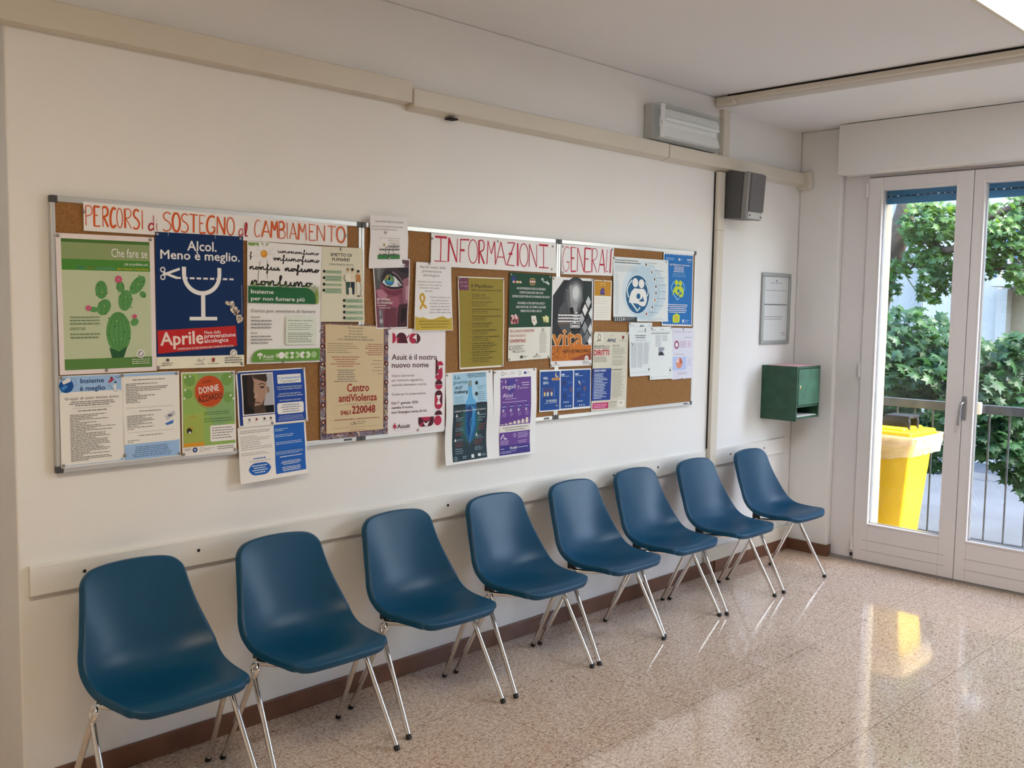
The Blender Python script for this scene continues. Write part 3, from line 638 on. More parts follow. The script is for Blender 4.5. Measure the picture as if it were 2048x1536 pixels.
class Sheet:
    def __init__(s, quad, curl=(0, 0, 0), lift=0, seed=1):
        s.q = [Vector((a, b)) for a, b in quad]; s.curl = curl; s.lift = lift; s.mb = MB(); s.k = 0; s.rng = random.Random(seed)
        s.W = ((s.q[1]-s.q[0]).length+(s.q[2]-s.q[3]).length)/2; s.H = ((s.q[0]-s.q[3]).length+(s.q[1]-s.q[2]).length)/2
        s.lay = 0; s.ctr = (s.q[0]+s.q[1]+s.q[2]+s.q[3])/4
    def pt(s, x, y, d):
        u, v = x/100, y/100; a = s.q[0].lerp(s.q[1], u); b = s.q[3].lerp(s.q[2], u); p = a.lerp(b, v)
        bow, bot, wave = s.curl
        c = bow*math.sin(math.pi*u)*.5+bow*.3*(1-math.cos(2*math.pi*v))*.5+bot*v**3+wave*math.sin(2*math.pi*(v*1.15-.15))*.5*min(1, v*2)+abs(wave)*.5*v
        return (p.x-s.ctr.x, YP-s.lift-c-d, p.y-s.ctr.y)
    def put(s, P, F, col, nolayer=False, cut=True):
        if not nolayer: s.lay += 1
        d = .00012+.000035*s.lay
        m = ink(col) if isinstance(col, str) else col
        if cut and P:
            xs = [q[0] for q in P]; ys = [q[1] for q in P]
            # large shapes are cut into strips so that they follow the curl of the paper
            cy = [4*i for i in range(1, 25) if min(ys)+.3 < 4*i < max(ys)-.3] if max(ys)-min(ys) > 5 else []
            cx = [8*i for i in range(1, 13) if min(xs)+.3 < 8*i < max(xs)-.3] if max(xs)-min(xs) > 10 else []
            if (cx or cy) and (abs(s.curl[0])+abs(s.curl[1])+abs(s.curl[2])) > .0004:
                bm = bmesh.new(); vs_ = [bm.verts.new((x, y, 0)) for x, y in P]
                for f in F:
                    try: bm.faces.new([vs_[i] for i in f])
                    except ValueError: pass
                bmesh.ops.triangulate(bm, faces=[f for f in bm.faces if len(f.verts) > 4])
                for y in cy: bmesh.ops.bisect_plane(bm, geom=bm.verts[:]+bm.edges[:]+bm.faces[:], plane_co=(0, y, 0), plane_no=(0, 1, 0))
                for x in cx: bmesh.ops.bisect_plane(bm, geom=bm.verts[:]+bm.edges[:]+bm.faces[:], plane_co=(x, 0, 0), plane_no=(1, 0, 0))
                bm.verts.index_update(); P = [(v.co.x, v.co.y) for v in bm.verts]; F = [tuple(v.index for v in f.verts) for f in bm.faces]; bm.free()
        s.mb.add([s.pt(x, y, d) for x, y in P], F, m); return s
    def base(s, col='#dcd0bf'):
        n, mm = 24, 40
        P = [(100*i/n, 100*j/mm) for j in range(mm+1) for i in range(n+1)]; F = [(j*(n+1)+i, j*(n+1)+i+1, (j+1)*(n+1)+i+1, (j+1)*(n+1)+i) for j in range(mm) for i in range(n)]
        m = ink(col)
        s.mb.add([s.pt(x, y, 0) for x, y in P], F, m); s.mb.add([s.pt(x, y, -.00022) for x, y in P], [f[::-1] for f in F], m)
        N = len(P); o = len(s.mb.v)-2*N
        edge = [i for i in range(n+1)]+[j*(n+1)+n for j in range(1, mm+1)]+[mm*(n+1)+i for i in range(n-1, -1, -1)]+[j*(n+1) for j in range(mm-1, 0, -1)]
        k = s.mb.mi(m)
        for a, b in zip(edge, edge[1:]+edge[:1]): s.mb.f.append((o+a, o+b, o+N+b, o+N+a)); s.mb.m.append(k)
        return s
    def R(s, x0, y0, x1, y1, col):
        n = max(1, int(abs(x1-x0)/5)); m = max(1, int(abs(y1-y0)/2.5))
        P = [(x0+(x1-x0)*i/n, y0+(y1-y0)*j/m) for j in range(m+1) for i in range(n+1)]
        return s.put(P, [(j*(n+1)+i, j*(n+1)+i+1, (j+1)*(n+1)+i+1, (j+1)*(n+1)+i) for j in range(m) for i in range(n)], col, cut=False)
    def G(s, pts, col): return s.put(pts, [tuple(range(len(pts)))], col)
    def E(s, x, y, rx, ry, col, rot=0, n=22, a0=0, a1=360, pie=False):
        k = s.W/s.H; P = []; full = a1-a0 >= 360
        for i in range(n+(0 if full else 1)):
            a = math.radians(a0+(a1-a0)*i/n); px, py = rx*math.cos(a), ry*math.sin(a)
            if rot:   # rotate in true proportions
                r = math.radians(rot); qx = px*math.cos(r)-(py/k)*math.sin(r); qy = (px*math.sin(r)+(py/k)*math.cos(r))*k; px, py = qx, qy
            P.append((x+px, y+py))
        if pie: P.append((x, y))
        return s.G(P, col)
    def C(s, x, y, r, col, **kw): return s.E(x, y, r, r*s.W/s.H, col, **kw)
    def RR(s, x0, y0, x1, y1, r, col, corners='1234'):
        k = s.W/s.H; P = []
        for c, (cx, cy, a) in zip('1234', ((x0+r, y0+r*k, 180), (x1-r, y0+r*k, 270), (x1-r, y1-r*k, 0), (x0+r, y1-r*k, 90))):
            if c in corners:
                for i in range(7): t = math.radians(a+15*i); P.append((cx+r*math.cos(t), cy+r*k*math.sin(t)))
            else: P.append(((x0, y0), (x1, y0), (x1, y1), (x0, y1))[int(c)-1])
        return s.G(P, col)
    def L(s, pts, wd, col, w2=None, smooth=0, closed=False, nolayer=False):
        # stroke; widths in percent of the sheet width
        k = s.W/s.H
        if closed: pts = pts+[pts[0]]
        if smooth: pts = [(p.x, p.y) for p in smoothpts([(a, b, 0) for a, b in pts], smooth)]
        Q = [Vector((a, b/k)) for a, b in pts]; V = []; n = len(Q)
        for i, p in enumerate(Q):
            a, b = Q[max(i-1, 0)], Q[min(i+1, n-1)]
            if closed and i in (0, n-1): a, b = Q[n-2], Q[1]
            t = (b-a); t = t.normalized() if t.length > 1e-6 else Vector((1, 0)); nn = Vector((-t.y, t.x)); ww = (wd if w2 is None else wd+(w2-wd)*i/(n-1))/2
            V += [p+nn*ww, p-nn*ww]
        return s.put([(v.x, v.y*k) for v in V], [(2*i, 2*i+1, 2*i+3, 2*i+2) for i in range(n-1)], col, nolayer)
    def T(s, x, y, txt, h, col, w=None, al='l', bold=0, rot=0, shear=0, sp=1.0):
        V, F, wd = glyphs(txt, bold, sp, shear); k = s.W/s.H
        sy = h/CAPH; sx = sy/k if w is None else w/wd
        off = {'l': 0, 'c': -wd*sx/2, 'r': -wd*sx}[al]; r = math.radians(rot); P = []
        for a, b in V:
            px, py = a*sx+off, -b*sy
            if rot: px, py = px*math.cos(r)+(py/k)*math.sin(r), (-px*math.sin(r)+(py/k)*math.cos(r))*k
            P.append((x+px, y+py))
        big = h > 4
        s.put(P, F, col, cut=big)
        if bold > .007:      # heavier weight: the same letters again, a hair to each side
            bx, by = (bold-.004)*.9*sx, (bold-.004)*.8*sy
            for dx, dy in ((bx, 0), (-bx, 0), (0, by), (0, -by)): s.lay -= .7; s.put([(u+dx, v+dy) for u, v in P], F, col, cut=big)
        return s
    def B(s, x0, y0, x1, y1, n, col, th=.42, al='l', fill=.85, vary=.35):
        # blocks of body text too small to read: one dash per word
        pitch = (y1-y0)/max(1, n); hh = pitch*th*.8; P = []; F = []; W = x1-x0
        for i in range(n):
            ln = W*(1-vary*s.rng.random()*(1.6 if i == n-1 else 1)) if vary else W
            xs = {'l': x0, 'c': x0+(W-ln)/2, 'r': x1-ln}[al]; x = xs; yy = y0+pitch*(i+.3)
            while x < xs+ln-.5:
                wl_ = min(s.rng.uniform(.04, .14)*100*.21/s.W*.55, xs+ln-x); o = len(P)
                P += [(x, yy), (x+wl_, yy), (x+wl_, yy+hh), (x, yy+hh)]; F.append((o, o+1, o+2, o+3)); x += wl_+.9*.21/s.W
        return s.put(P, F, col, cut=False)
    def done(s, name, label, cat, group=None):
        o = s.mb.build(name, loc=(s.ctr.x, 0, s.ctr.y)); return tag(o, label, cat, group)
# brush letters for the hand painted banners, in a unit box, y downwards
def _o(cx=.5, cy=.5, rx=.5, ry=.5, n=14): return [(cx+rx*math.sin(2*math.pi*i/n), cy-ry*math.cos(2*math.pi*i/n)) for i in range(n+1)]
LET = {'P': [[(.02, 1), (0, 0)], [(0, .03), (.6, 0), (.95, .18), (.8, .42), (.05, .53)]], 'E': [[(.02, 0), (0, 1)], [(0, 0), (.9, .02)], [(0, .45), (.55, .45)], [(0, 1), (.9, .98)]],
 'R': [[(.02, 1), (0, 0)], [(0, .03), (.6, 0), (.9, .16), (.75, .40), (.1, .50)], [(.15, .5), (.95, 1)]], 'C': [[(.95, .10), (.6, 0), (.2, .2), (0, .55), (.12, .88), (.5, 1), (.95, .86)]], 'O': [_o()],
 'S': [[(.92, .08), (.5, 0), (.12, .14), (.2, .36), (.7, .52), (.95, .74), (.7, .97), (.25, 1), (0, .92)]], 'I': [[(.5, 0), (.5, 1)]], 'J': [[(.02, 0), (.98, .0)], [(.5, 0), (.48, 1)], [(.0, 1), (1, 1)]],
 'T': [[(0, 0), (1, .02)], [(.5, 0), (.48, 1)]], 'G': [[(.95, .06), (.6, 0), (.2, .15), (0, .5), (.1, .88), (.5, 1), (.9, .85), (.95, .62)], [(.55, .62), (.98, .62)]], 'N': [[(0, 1), (.04, 0)], [(.04, 0), (.92, 1)], [(.92, 1), (.97, 0)]],
 'A': [[(0, 1), (.5, 0)], [(.5, 0), (1, 1)], [(.2, .66), (.82, .66)]], 'M': [[(0, 1), (.12, 0)], [(.12, 0), (.5, .55)], [(.5, .55), (.88, 0)], [(.88, 0), (1, 1)]], 'B': [[(.02, 1), (0, 0)], [(0, .02), (.6, 0), (.85, .2), (.6, .43), (.05, .48)], [(.05, .48), (.7, .52), (1, .75), (.7, .97), (0, 1)]],
 'L': [[(.4, 0), (.3, .9)], [(.3, .92), (.95, .95)]], 'F': [[(.08, .05), (.02, 1)], [(.0, .04), (1, .02)], [(0, .48), (.5, .48)]], 'Z': [[(.05, .02), (.98, 0)], [(.98, 0), (.02, .98)], [(.02, .98), (.95, 1)], [(.25, .5), (.68, .48)]],
 'd': [[(.85, .0), (.85, 1)], [(.85, .62), (.4, .55), (.05, .8), (.3, 1), (.85, .85)]], 'i': [[(.5, .5), (.45, .9), (.8, .98)], [(.5, .28), (.52, .33)]], 'a': [[(.85, .5), (.4, .5), (.05, .75), (.3, 1), (.8, .8)], [(.85, .5), (.85, .95), (1, 1)]], 'l': [[(.3, .9), (.75, .3), (.6, 0), (.3, .3), (.35, .9), (.9, .95)]]}
def banner(sh, seq, y0, y1, col, wd, seed, alt=None):
    rg = random.Random(seed)
    for ch, a, b in seq:
        c = alt if (alt and ch in 'dial') else col
        for st in LET[ch]:
            pts = [(a+(b-a)*px, y0+(y1-y0)*py) for px, py in st]
            tk = wd*(rg.choice((.6, .8, 1.25)) if c == col else .6)
            sh.L(pts, tk, c, w2=tk*rg.uniform(.75, 1.2), smooth=(4 if len(pts) > 2 else 0))
def script(sh, x0, x1, y, h, word, wd, col='#241c1c'):
    # joined-up handwriting for n, o, f, u, m
    U = {'n': [(0, 0), (.12, -1), (.16, 0), (.4, -1), (.6, -.9), (.62, -.1), (1, -.15)], 'm': [(0, 0), (.08, -1), (.11, 0), (.27, -1), (.38, -.85), (.4, 0), (.58, -1), (.72, -.85), (.74, -.1), (1, -.15)],
         'o': [(0, -.2), (.3, -1), (.05, -.5), (.35, .0), (.7, -.5), (.4, -1), (.6, -.75), (1, -.8)], 'u': [(0, -.9), (.1, -1), (.15, -.15), (.4, .0), (.65, -.6), (.7, -1), (.72, -.1), (1, -.15)],
         'f': [(0, -.1), (.45, -1.4), (.55, -2.3), (.35, -2.2), (.35, 0), (.33, 1.3), (.2, 1.1), (.4, .05), (1, -.2)], 's': [(0, 0), (.4, -1), (.6, -.3), (.3, 0), (1, -.2)], 'i': [(0, -.1), (.4, -1), (.45, 0), (1, -.2)]}
    wt = {'n': 1, 'm': 1.4, 'o': .9, 'u': 1, 'f': .9, 's': .8, 'i': .5}; tot = sum(wt[c] for c in word); x = x0; pts = []
    for c in word:
        ww = (x1-x0)*wt[c]/tot; pts += [(x+a*ww*.92, y+b*h) for a, b in U[c]]; x += ww
    sh.L(pts, wd, col, smooth=3)
WH = '#e4dacb'
# --- painted banners
s = Sheet([(1.241, 1.935), (2.268, 1.932), (2.269, 1.845), (1.241, 1.842)], (.001, 0, 0), .0, 1).base(WH)
f = [0.7, 2.8, 3.3, 5.4, 6.0, 7.8, 8.4, 10.2, 10.5, 12.3, 13.1, 15.3, 15.8, 17.9, 18.6, 19.1, 25.8, 28.8, 29.2, 31.8, 32.2, 34.9, 35.2, 38.3, 38.9, 41.3, 41.6, 44.6, 45.4, 48.4, 49.1, 51.9, 59.9, 62.1, 62.7, 66.3, 66.5, 69.4, 69.9, 72.4, 73.1, 73.4, 74.3, 77.3, 78.0, 81.5, 82.8, 85.7, 86.2, 89.7, 90.8, 94.7, 95.1, 98.8]
banner(s, [(c, f[2*i], f[2*i+1]) for i, c in enumerate('PERCORSISOSTEGNOCAMBIAMENTO')], 13, 82, '#c4501c', .55, 3)
banner(s, [('d', 20.8, 22.9), ('i', 23, 24.3), ('a', 53.5, 55.4), ('l', 55.6, 57.2)], 28, 84, '#a3232f', .42, 4)
for x in (27.5, 44.5, 62.5, 81): s.R(x, 0, x+.12, 100, '#cfc4b4')
s.done('banner', 'long white paper banner with orange painted words Percorsi di sostegno al cambiamento', 'banner', 'painted paper banners')
s = Sheet([(2.705, 1.928), (3.501, 1.929), (3.505, 1.782), (2.702, 1.786)], (.003, .002, 0), .0, 2).base(WH)
f = [2.5, 11.4, 12.4, 19.0, 20.7, 27.8, 27.1, 34.0, 35.1, 39.5, 41.3, 48.1, 48.1, 56.5, 57.1, 63.9, 65.6, 66.8, 67.8, 75.0, 75.9, 82.8, 84.4, 92.8]
banner(s, [(c, f[2*i], f[2*i+1]) for i, c in enumerate('JNFORMAZIONJ')], 11, 84, '#b01e36', .95, 6)
s.done('banner', 'white paper banner with red painted word Informazioni', 'banner', 'painted paper banners')
s = Sheet([(3.537, 1.926), (3.950, 1.929), (3.940, 1.783), (3.542, 1.779)], (.003, .002, 0), .0, 3).base(WH)
f = [2.8, 14.5, 17.9, 28.0, 29.2, 43.0, 43.5, 56.4, 57.0, 67.6, 70.0, 83.3, 83.3, 90.2, 93.1, 94.9]
banner(s, [(c, f[2*i], f[2*i+1]) for i, c in enumerate('GENERALI')], 8, 90, '#b01e36', 1.7, 8)
s.done('banner', 'short white paper banner with red painted word Generali', 'banner', 'painted paper banners')
# --- cactus poster
s = Sheet([(1.152, 1.830), (1.474, 1.834), (1.477, 1.380), (1.156, 1.378)], (.001, 0, 0), .0008, 4).base('#d8c8bf')
s.R(5, 3.6, 95, 96.8, '#b3b893').R(5, 3.6, 95, 6, '#466a2d').R(5, 6, 95, 18, '#84905f').R(5, 17.8, 95, 25.6, '#467d31').R(5, 89, 95, 96.8, '#55793a')
s.T(92.5, 15.6, 'Che fare se', 6.2, '#eee8d4', w=38, al='r').T(92.5, 21.4, '...hai un problema con', 2, '#eee8d4', w=26, al='r')
s.T(20, 24.3, 'fumo', 1.7, '#1f5f80', bold=.01).T(30, 24.4, 'alcol', 1.7, '#8a5a2a', bold=.01).T(38, 24.5, 'comportamenti', 1.7, '#5d8f90', w=19).T(60, 24.7, 'altre Sostanze o Dipendenze', 1.7, '#c8a21e', w=33, bold=.01)
GD, GL, GO = '#2c5a2c', '#55894a', '#3a6c36'
s.E(60, 70.5, 12.9, 15.2, GL)
s.G([(50, 81.5), (60, 84.5), (69, 80.5), (64.8, 88.9), (52.5, 89.2)], '#2a5230')
for x, y, rx, ry, ro in ((45.5, 52, 6.6, 6.2, 30), (43.3, 39.4, 6.2, 6.6, 0), (67.8, 47, 7.2, 7.8, 10), (63, 37, 4.2, 4.2, -10), (81, 35.6, 6.2, 8.2, 40), (86.6, 42.6, 3.8, 2.3, 40), (35, 53.6, 4.4, 2, 5), (77, 63, 4.6, 2.7, -30)): s.E(x, y, rx, ry, GL, rot=ro)
for k in (-8, -4, 0, 4, 8): s.L([(60+k*.5, 56.5), (60+k*1.25, 70), (60+k*.55, 83)], .5, GO, smooth=5)
for x, y in ((45, 52), (43.3, 39.4), (67.8, 47), (63, 37), (81, 35.6)): s.L([(x-1.8, y+5), (x-2.6, y), (x-.6, y-5)], .4, GO, smooth=4); s.L([(x+1.8, y+5), (x+2.8, y), (x+.6, y-5)], .4, GO, smooth=4)
for x, y in ((50, 60), (70, 63), (49, 72), (71, 75), (56, 66), (66, 70), (40, 36), (49, 42), (38, 43), (62, 44), (75, 46), (74, 52), (87, 33), (75, 38), (83, 28.5), (59, 38), (47, 57), (41, 49), (88, 44)): s.C(x, y, .7, '#233f26', n=6)
for x, y in ((58, 62), (63, 75), (55, 76), (68, 44), (44, 41), (82, 35), (46, 51)): s.C(x, y, .6, '#c9c46a', n=6)
for x, y, r in ((61, 31.6, 3.4), (29.8, 52.6, 2.6), (77, 58.8, 2.2)):
    for k in range(7): s.C(x+r*.7*math.cos(k*.9), y+r*.5*math.sin(k*.9), r*.45, '#c04a6c', n=8)
s.B(11, 58, 42, 65, 3, '#6c7a5a', vary=.1).T(11, 68.3, 'CONTATTACI', 2, '#3c6a32', w=15).B(11, 70, 42, 75, 2, '#6c7a5a', vary=.1)
s.C(82.5, 86.6, 4.3, '#ded6c8').C(82.5, 86.6, 3.3, '#8f8a8c').G([(80.5, 87.5), (83, 85), (85, 85.6), (83, 88)], '#ded6c8').B(73, 90, 93, 94.5, 3, '#d5d8bd', vary=.1)
s.done('poster', 'green poster with a drawn cactus and the words Che fare se', 'poster', 'posters on the notice boards')
# --- wine glass poster
s = Sheet([(1.478, 1.854), (1.809, 1.857), (1.810, 1.384), (1.477, 1.385)], (.001, 0, 0), .0014, 5).base('#07264f')
CR = '#e6dccb'
s.R(0, 91, 100, 100, '#dfd2b8').T(51.5, 12.4, 'Alcol.', 7, CR, w=33, al='c', bold=.022).T(50.5, 19.2, 'Meno è meglio.', 6.4, CR, w=90, al='c', bold=.022)
U = [(30.8, 24.6), (30.8, 30)]+[(51-20.2*math.cos(t*math.pi/16), 30+14*math.sin(t*math.pi/16)) for t in range(1, 16)]+[(71.2, 30), (71.2, 24.6)]
s.L(U, 4.5, CR).R(49.6, 43.5, 54.4, 62.4, CR).R(36.5, 61.6, 68, 64.2, CR)
for i in range(9): s.R(22+i*7.6, 32.2, 27.2+i*7.6, 33.6, CR)
s.L([(8, 29.3), (23, 33)], 2.6, CR).L([(8, 31), (26, 26.2)], 2.6, CR)
for y in (27.2, 32.7): s.C(7.6, y, 2.9, CR).C(7.6, y, 1.7, '#07264f')
s.L([(97.6, 37), (97.9, 60)], .5, '#9a9aa0')
s.G([(1, 71.6), (90, 68.4), (91.5, 84), (1.5, 88.6)], '#b0201f')
s.T(4.5, 82.6, 'Aprile', 9.4, '#ecc4b4', w=47, bold=.03, rot=2).T(53, 74.6, 'Mese della', 2.4, '#efcfc0', w=19, rot=2.2, bold=.01).T(53, 77.6, 'prevenzione', 3, '#f0e2d0', w=36.5, rot=2.2, bold=.02).T(53, 81.2, 'alcologica', 3, '#f0e2d0', w=28, rot=2.2, bold=.02).T(22.5, 86.2, 'CAMPAGNA DI RIDUZIONE DEI CONSUMI DI ALCOL', 1.5, '#f0e2d0', w=65, rot=2.2, bold=.01)
rg = random.Random(5)
for i in range(46):
    t = rg.random(); x = 82+t*16+rg.uniform(-4, 2); y = 51.5+t*12+rg.uniform(-2.5, 3.5)
    if x < 99: s.C(min(98, x), y, rg.uniform(.9, 2.2), rg.choice(['#c9b9a2', '#ded0c0', '#a58d78', '#b8a690']), n=8)
for i in range(18):
    t = rg.random(); s.C(83+t*13, 53+t*10+rg.uniform(-1, 2), .8, rg.choice(['#4a3226', '#6b4a3a', '#2a2320']), n=6)
s.C(86.6, 89.6, 4.4, '#dcd0bd').C(86.6, 89.6, 3.6, '#b1a698').G([(84.5, 90.5), (87, 88.2), (89, 88.8), (87, 91)], '#e4dacb')
s.C(11.5, 93.4, 1.6, '#50484a').B(5, 95, 18, 98, 2, '#7d7468', vary=.1)
for x, y in ((46, 93), (47.5, 94), (49, 95), (50.5, 94), (52, 93), (44.6, 93.8), (46.2, 95), (50, 96)): s.R(x-.5, y, x+.5, y+.6, '#564c48')
s.R(41, 97, 53, 97.3, '#4e4644').R(56, 96.8, 69, 97.1, '#4e4644').G([(61, 92.8), (64.4, 92.6), (64.2, 95), (62.7, 96.2), (61.2, 95)], '#8a2b2c').B(76, 92, 97, 97.5, 3, '#5a524c', vary=.15)
s.done('poster', 'dark blue poster with a white wine glass cut by scissors, Alcol. Meno è meglio.', 'poster', 'posters on the notice boards')
# --- stop smoking course poster
s = Sheet([(1.826, 1.843), (2.150, 1.840), (2.138, 1.390), (1.820, 1.391)], (.002, 0, 0), .0018, 6).base('#e2d6cf')
s.RR(1, 1, 28.5, 3.6, 1.6, '#7a944e', '34')
s.T(38, 2.8, 'n', 1.6, '#241c1c', bold=.02); script(s, 39, 96, 7.8, 1.5, 'umononfumo', 1.0); script(s, 3, 9, 12.6, 1.6, 'fi', 1); script(s, 27, 97, 14.2, 1.9, 'nonfumofumo', 1.25); script(s, 3, 43, 22.5, 2.1, 'nonfus', 1.5); script(s, 49, 97, 22.6, 2.2, 'nofumo', 1.9); script(s, 5, 88, 35.2, 3.4, 'nonfumo', 2)
for k in range(13): s.E(20.5+9*math.cos(k*.483), 9.8+6.2*math.sin(k*.483), 6, 1.6, '#eee6e0' if k % 2 else '#d8cfc8', rot=math.degrees(k*.483))
for k in range(8): s.E(44+5*math.cos(k*.785), 1.8+2*abs(math.sin(k*.785)), 4, 1.2, '#e9e1db', rot=k*45)
s.C(21, 9.6, 4.3, '#c98522').C(20.2, 9.2, 2.4, '#d99a3a')
s.L([(16, 16), (14, 26), (13, 36)], .5, '#2b3a1e').L([(25, 15), (25.5, 30)], .5, '#2b3a1e')
rg = random.Random(8)
for i in range(60): x = rg.uniform(0, 97); s.L([(x, 36.5), (x+rg.uniform(-2, 2), rg.uniform(31.5, 35))], .7, rg.choice(['#6d8d3f', '#8aa557', '#4f7433']), w2=.1)
for i in range(60): x = rg.uniform(80, 97); s.L([(x*.5+46, 49.5), (x+rg.uniform(-4, 3), rg.uniform(33, 42))], 1.0, rg.choice(['#7e8f3c', '#93a04c', '#5f7a34', '#a8ab63']), w2=.2)
s.RR(.5, 36.3, 91, 49.8, 14, '#1f5a30', '2')
s.T(4, 42.2, 'Insieme', 3.2, '#efe7dc', w=29, bold=.02).T(4, 47.8, 'per non fumare più', 3.2, '#efe7dc', w=71, bold=.02)
s.T(4, 57.4, 'Corso per smettere di fumare', 2.5, '#46403e', w=87)
s.T(4, 62, 'Quando', 1.4, '#3c3634', w=12, bold=.02).B(4, 63, 40, 71.5, 3, '#837a76', vary=.3).T(4, 75, 'Dove', 1.4, '#3c3634', w=8, bold=.02).B(4, 76, 38, 84, 3, '#837a76', vary=.3)
s.RR(50, 60.5, 93, 84.5, 2, '#cfd0bd').T(53, 64.6, 'Informazioni e iscrizioni', 1.3, '#4a4a40', w=34, bold=.015).B(53, 66, 88, 72.5, 4, '#8c8b7c').B(53, 74, 88, 83, 6, '#5f5d52', vary=.2)
s.RR(5, 88, 98.5, 98.4, 13, '#5d8a38', '1').T(20, 95.4, 'Asuit', 3, '#e6e4d2', w=14.5, bold=.015).R(20, 96.5, 34, 96.8, '#dfe0cc')
for a, b, c_ in (((13, 93.5), (16, 91), 0), ((16, 91), (19, 93.5), 0), ((12.6, 92), (19.4, 92), 0), ((16, 90.6), (16, 96), 0)): s.L([a, b], 1.4, '#e6e4d2')
for i, (x, c_) in enumerate(((39, '#a9bd86'), (44.5, '#dfe2cd'), (52, '#b9c69b'), (59, '#d5dbc0'), (66, '#a9bd86'), (74, '#dfe2cd'), (81, '#c7d1ac'), (90, '#9db37c'))): s.C(x, 93.3, 4 if i else 2.5, c_)
for x in (55.5, 63, 77.5): s.G([(x-3.5, 93.5), (x, 91), (x+3.5, 93.5), (x, 96)], '#5d8a38')
s.done('poster', 'white and green poster with handwriting nonfumo and a daisy, Insieme per non fumare più', 'poster', 'posters on the notice boards')
# --- strategies sheet
s = Sheet([(2.149, 1.840), (2.344, 1.843), (2.352, 1.547), (2.140, 1.547)], (.003, .002, 0), .0026, 7).base('#cdc2a7')
DK = '#2c2a26'
s.T(45, 12.3, 'SMETTO DI', 4, DK, w=51, al='c', bold=.03).T(45, 18.5, 'FUMARE!', 4, DK, w=42, al='c', bold=.03).T(46, 24.4, 'STRATEGIE DI AIUTO', 2.2, '#4b4840', w=58, al='c', bold=.02)
for (y0, y1) in ((31.2, 35.5), (38, 45.8), (48.8, 52.1), (55, 62)): s.R(8, y0, 46, y1, '#93a283').C(5.5, (y0+y1)/2-.6, 3, '#141311').B(12, y0+.8, 42, y1-.4, 1 if y1-y0 < 5 else 2, '#5c6a52', th=.25, vary=.3)
for (y0, y1) in ((69, 74.5), (77, 82), (85, 90), (93, 97.5)): s.R(55, y0, 96, y1, '#93a283').C(52, (y0+y1)/2-.6, 3, '#141311').B(60, y0+1, 92, y1-.4, 1, '#5c6a52', th=.3, vary=.3)
SK = '#c9a987'
for hx, hy, sh_, pn, hr in ((61, 31, '#d9cdb4', '#2d4b40', '#9a7a52'), (72, 31, '#d5c3a8', '#1f2630', '#26211f'), (86, 33, '#a96a34', '#d2c8b0', '#2a2422')):
    s.E(hx, hy, 3.4, 3, SK).E(hx, hy-1.6, 3.6, 2, hr); s.G([(hx-6, 36), (hx+5, 36), (hx+6, 46), (hx-5, 46)], sh_); s.G([(hx-5, 46), (hx+5, 46), (hx+4, 63), (hx+1, 63), (hx, 50), (hx-1, 63), (hx-4, 63)], pn)
s.L([(54, 37), (51, 42), (56, 45)], 1.2, '#26221f', smooth=4).L([(66, 39), (84, 40)], 1.4, SK).L([(89, 46), (93, 55), (90, 62), (95, 66)], 1, '#2a2422', smooth=4).G([(62, 54), (70, 54), (71, 66), (63, 67)], '#cfc6b0').E(60, 67, 3, 1.6, '#e2d9c4').E(86, 65, 3, 1, '#26211f')
s.done('poster', 'beige sheet titled Smetto di fumare with green bars and three drawn people', 'poster', 'posters on the notice boards')
# --- sheet poking above the board
s = Sheet([(2.379, 1.979), (2.571, 1.983), (2.575, 1.775), (2.372, 1.763)], (.012, .0, .004), .0022, 8).base('#dcd2cb')
s.T(50, 13, 'VUOI SMETTERE DI FUMARE?', 3.2, '#5a5350', w=76, al='c', bold=.015).T(4, 22, 'RIVOLGITI AGLI OPERATORI PER SAPERE', 2.1, '#5a5350', w=82, bold=.015).T(4, 27.4, 'LE DATE DEL PROSSIMO CORSO...', 2.1, '#5a5350', w=66, bold=.015)
s.R(22, 41, 76, 80, '#d6ccc2')
for i in range(5): s.L([(23, 43+i*4.5), (75, 43.5+i*4.5)], .5, '#6a625e')
for k in range(11): s.E(33+8*math.cos(k*.57), 53+7*math.sin(k*.57), 6, 2.2, '#e8e0d8', rot=math.degrees(k*.57))
s.C(34, 56, 2.6, '#b98a3a'); script(s, 44, 76, 60, 2.4, 'nonfumo', .8); script(s, 24, 76, 66, 2.6, 'nonfumofumo', 1); s.R(20, 74.5, 77, 83, '#3c7440'); script(s, 24, 74, 75.5, 3, 'nonfumo', 1)
s.done('poster', 'white sheet Vuoi smettere di fumare sticking up over the board frame', 'poster', 'posters on the notice boards')
# --- eye poster
s = Sheet([(2.388, 1.813), (2.586, 1.810), (2.575, 1.520), (2.411, 1.517)], (.004, .0, .003), .0042, 9).base('#d9ccc4')
s.R(2.5, 2, 97.5, 98, '#7c4450')
s.G([(2.5, 2), (97.5, 2), (97.5, 38), (80, 42), (64, 30), (45, 24), (30, 26), (20, 36), (12, 44), (2.5, 40)], '#3a2b2f')
s.G([(2.5, 2), (30, 2), (34, 14), (26, 22), (20, 36), (10, 46), (4, 44), (2.5, 30)], '#52504d').G([(10, 4), (18, 4), (22, 18), (14, 34), (10, 30)], '#6b6863').G([(40, 2), (97.5, 2), (97.5, 22), (80, 20), (60, 15), (44, 16)], '#241a1e').G([(62, 3), (97.5, 3), (97.5, 14), (84, 12)], '#5a3a42')
s.G([(18, 34), (30, 25), (46, 21.5), (60, 24), (72, 31), (84, 38), (80, 42), (62, 44), (44, 44), (28, 41)], '#2a1c20')
s.G([(22, 35), (32, 28), (46, 24.5), (58, 27), (70, 34), (79, 38.5), (66, 40.5), (48, 41), (32, 39.5)], '#c9cbc6').G([(64, 34), (79, 38.5), (66, 40)], '#8d7a80')
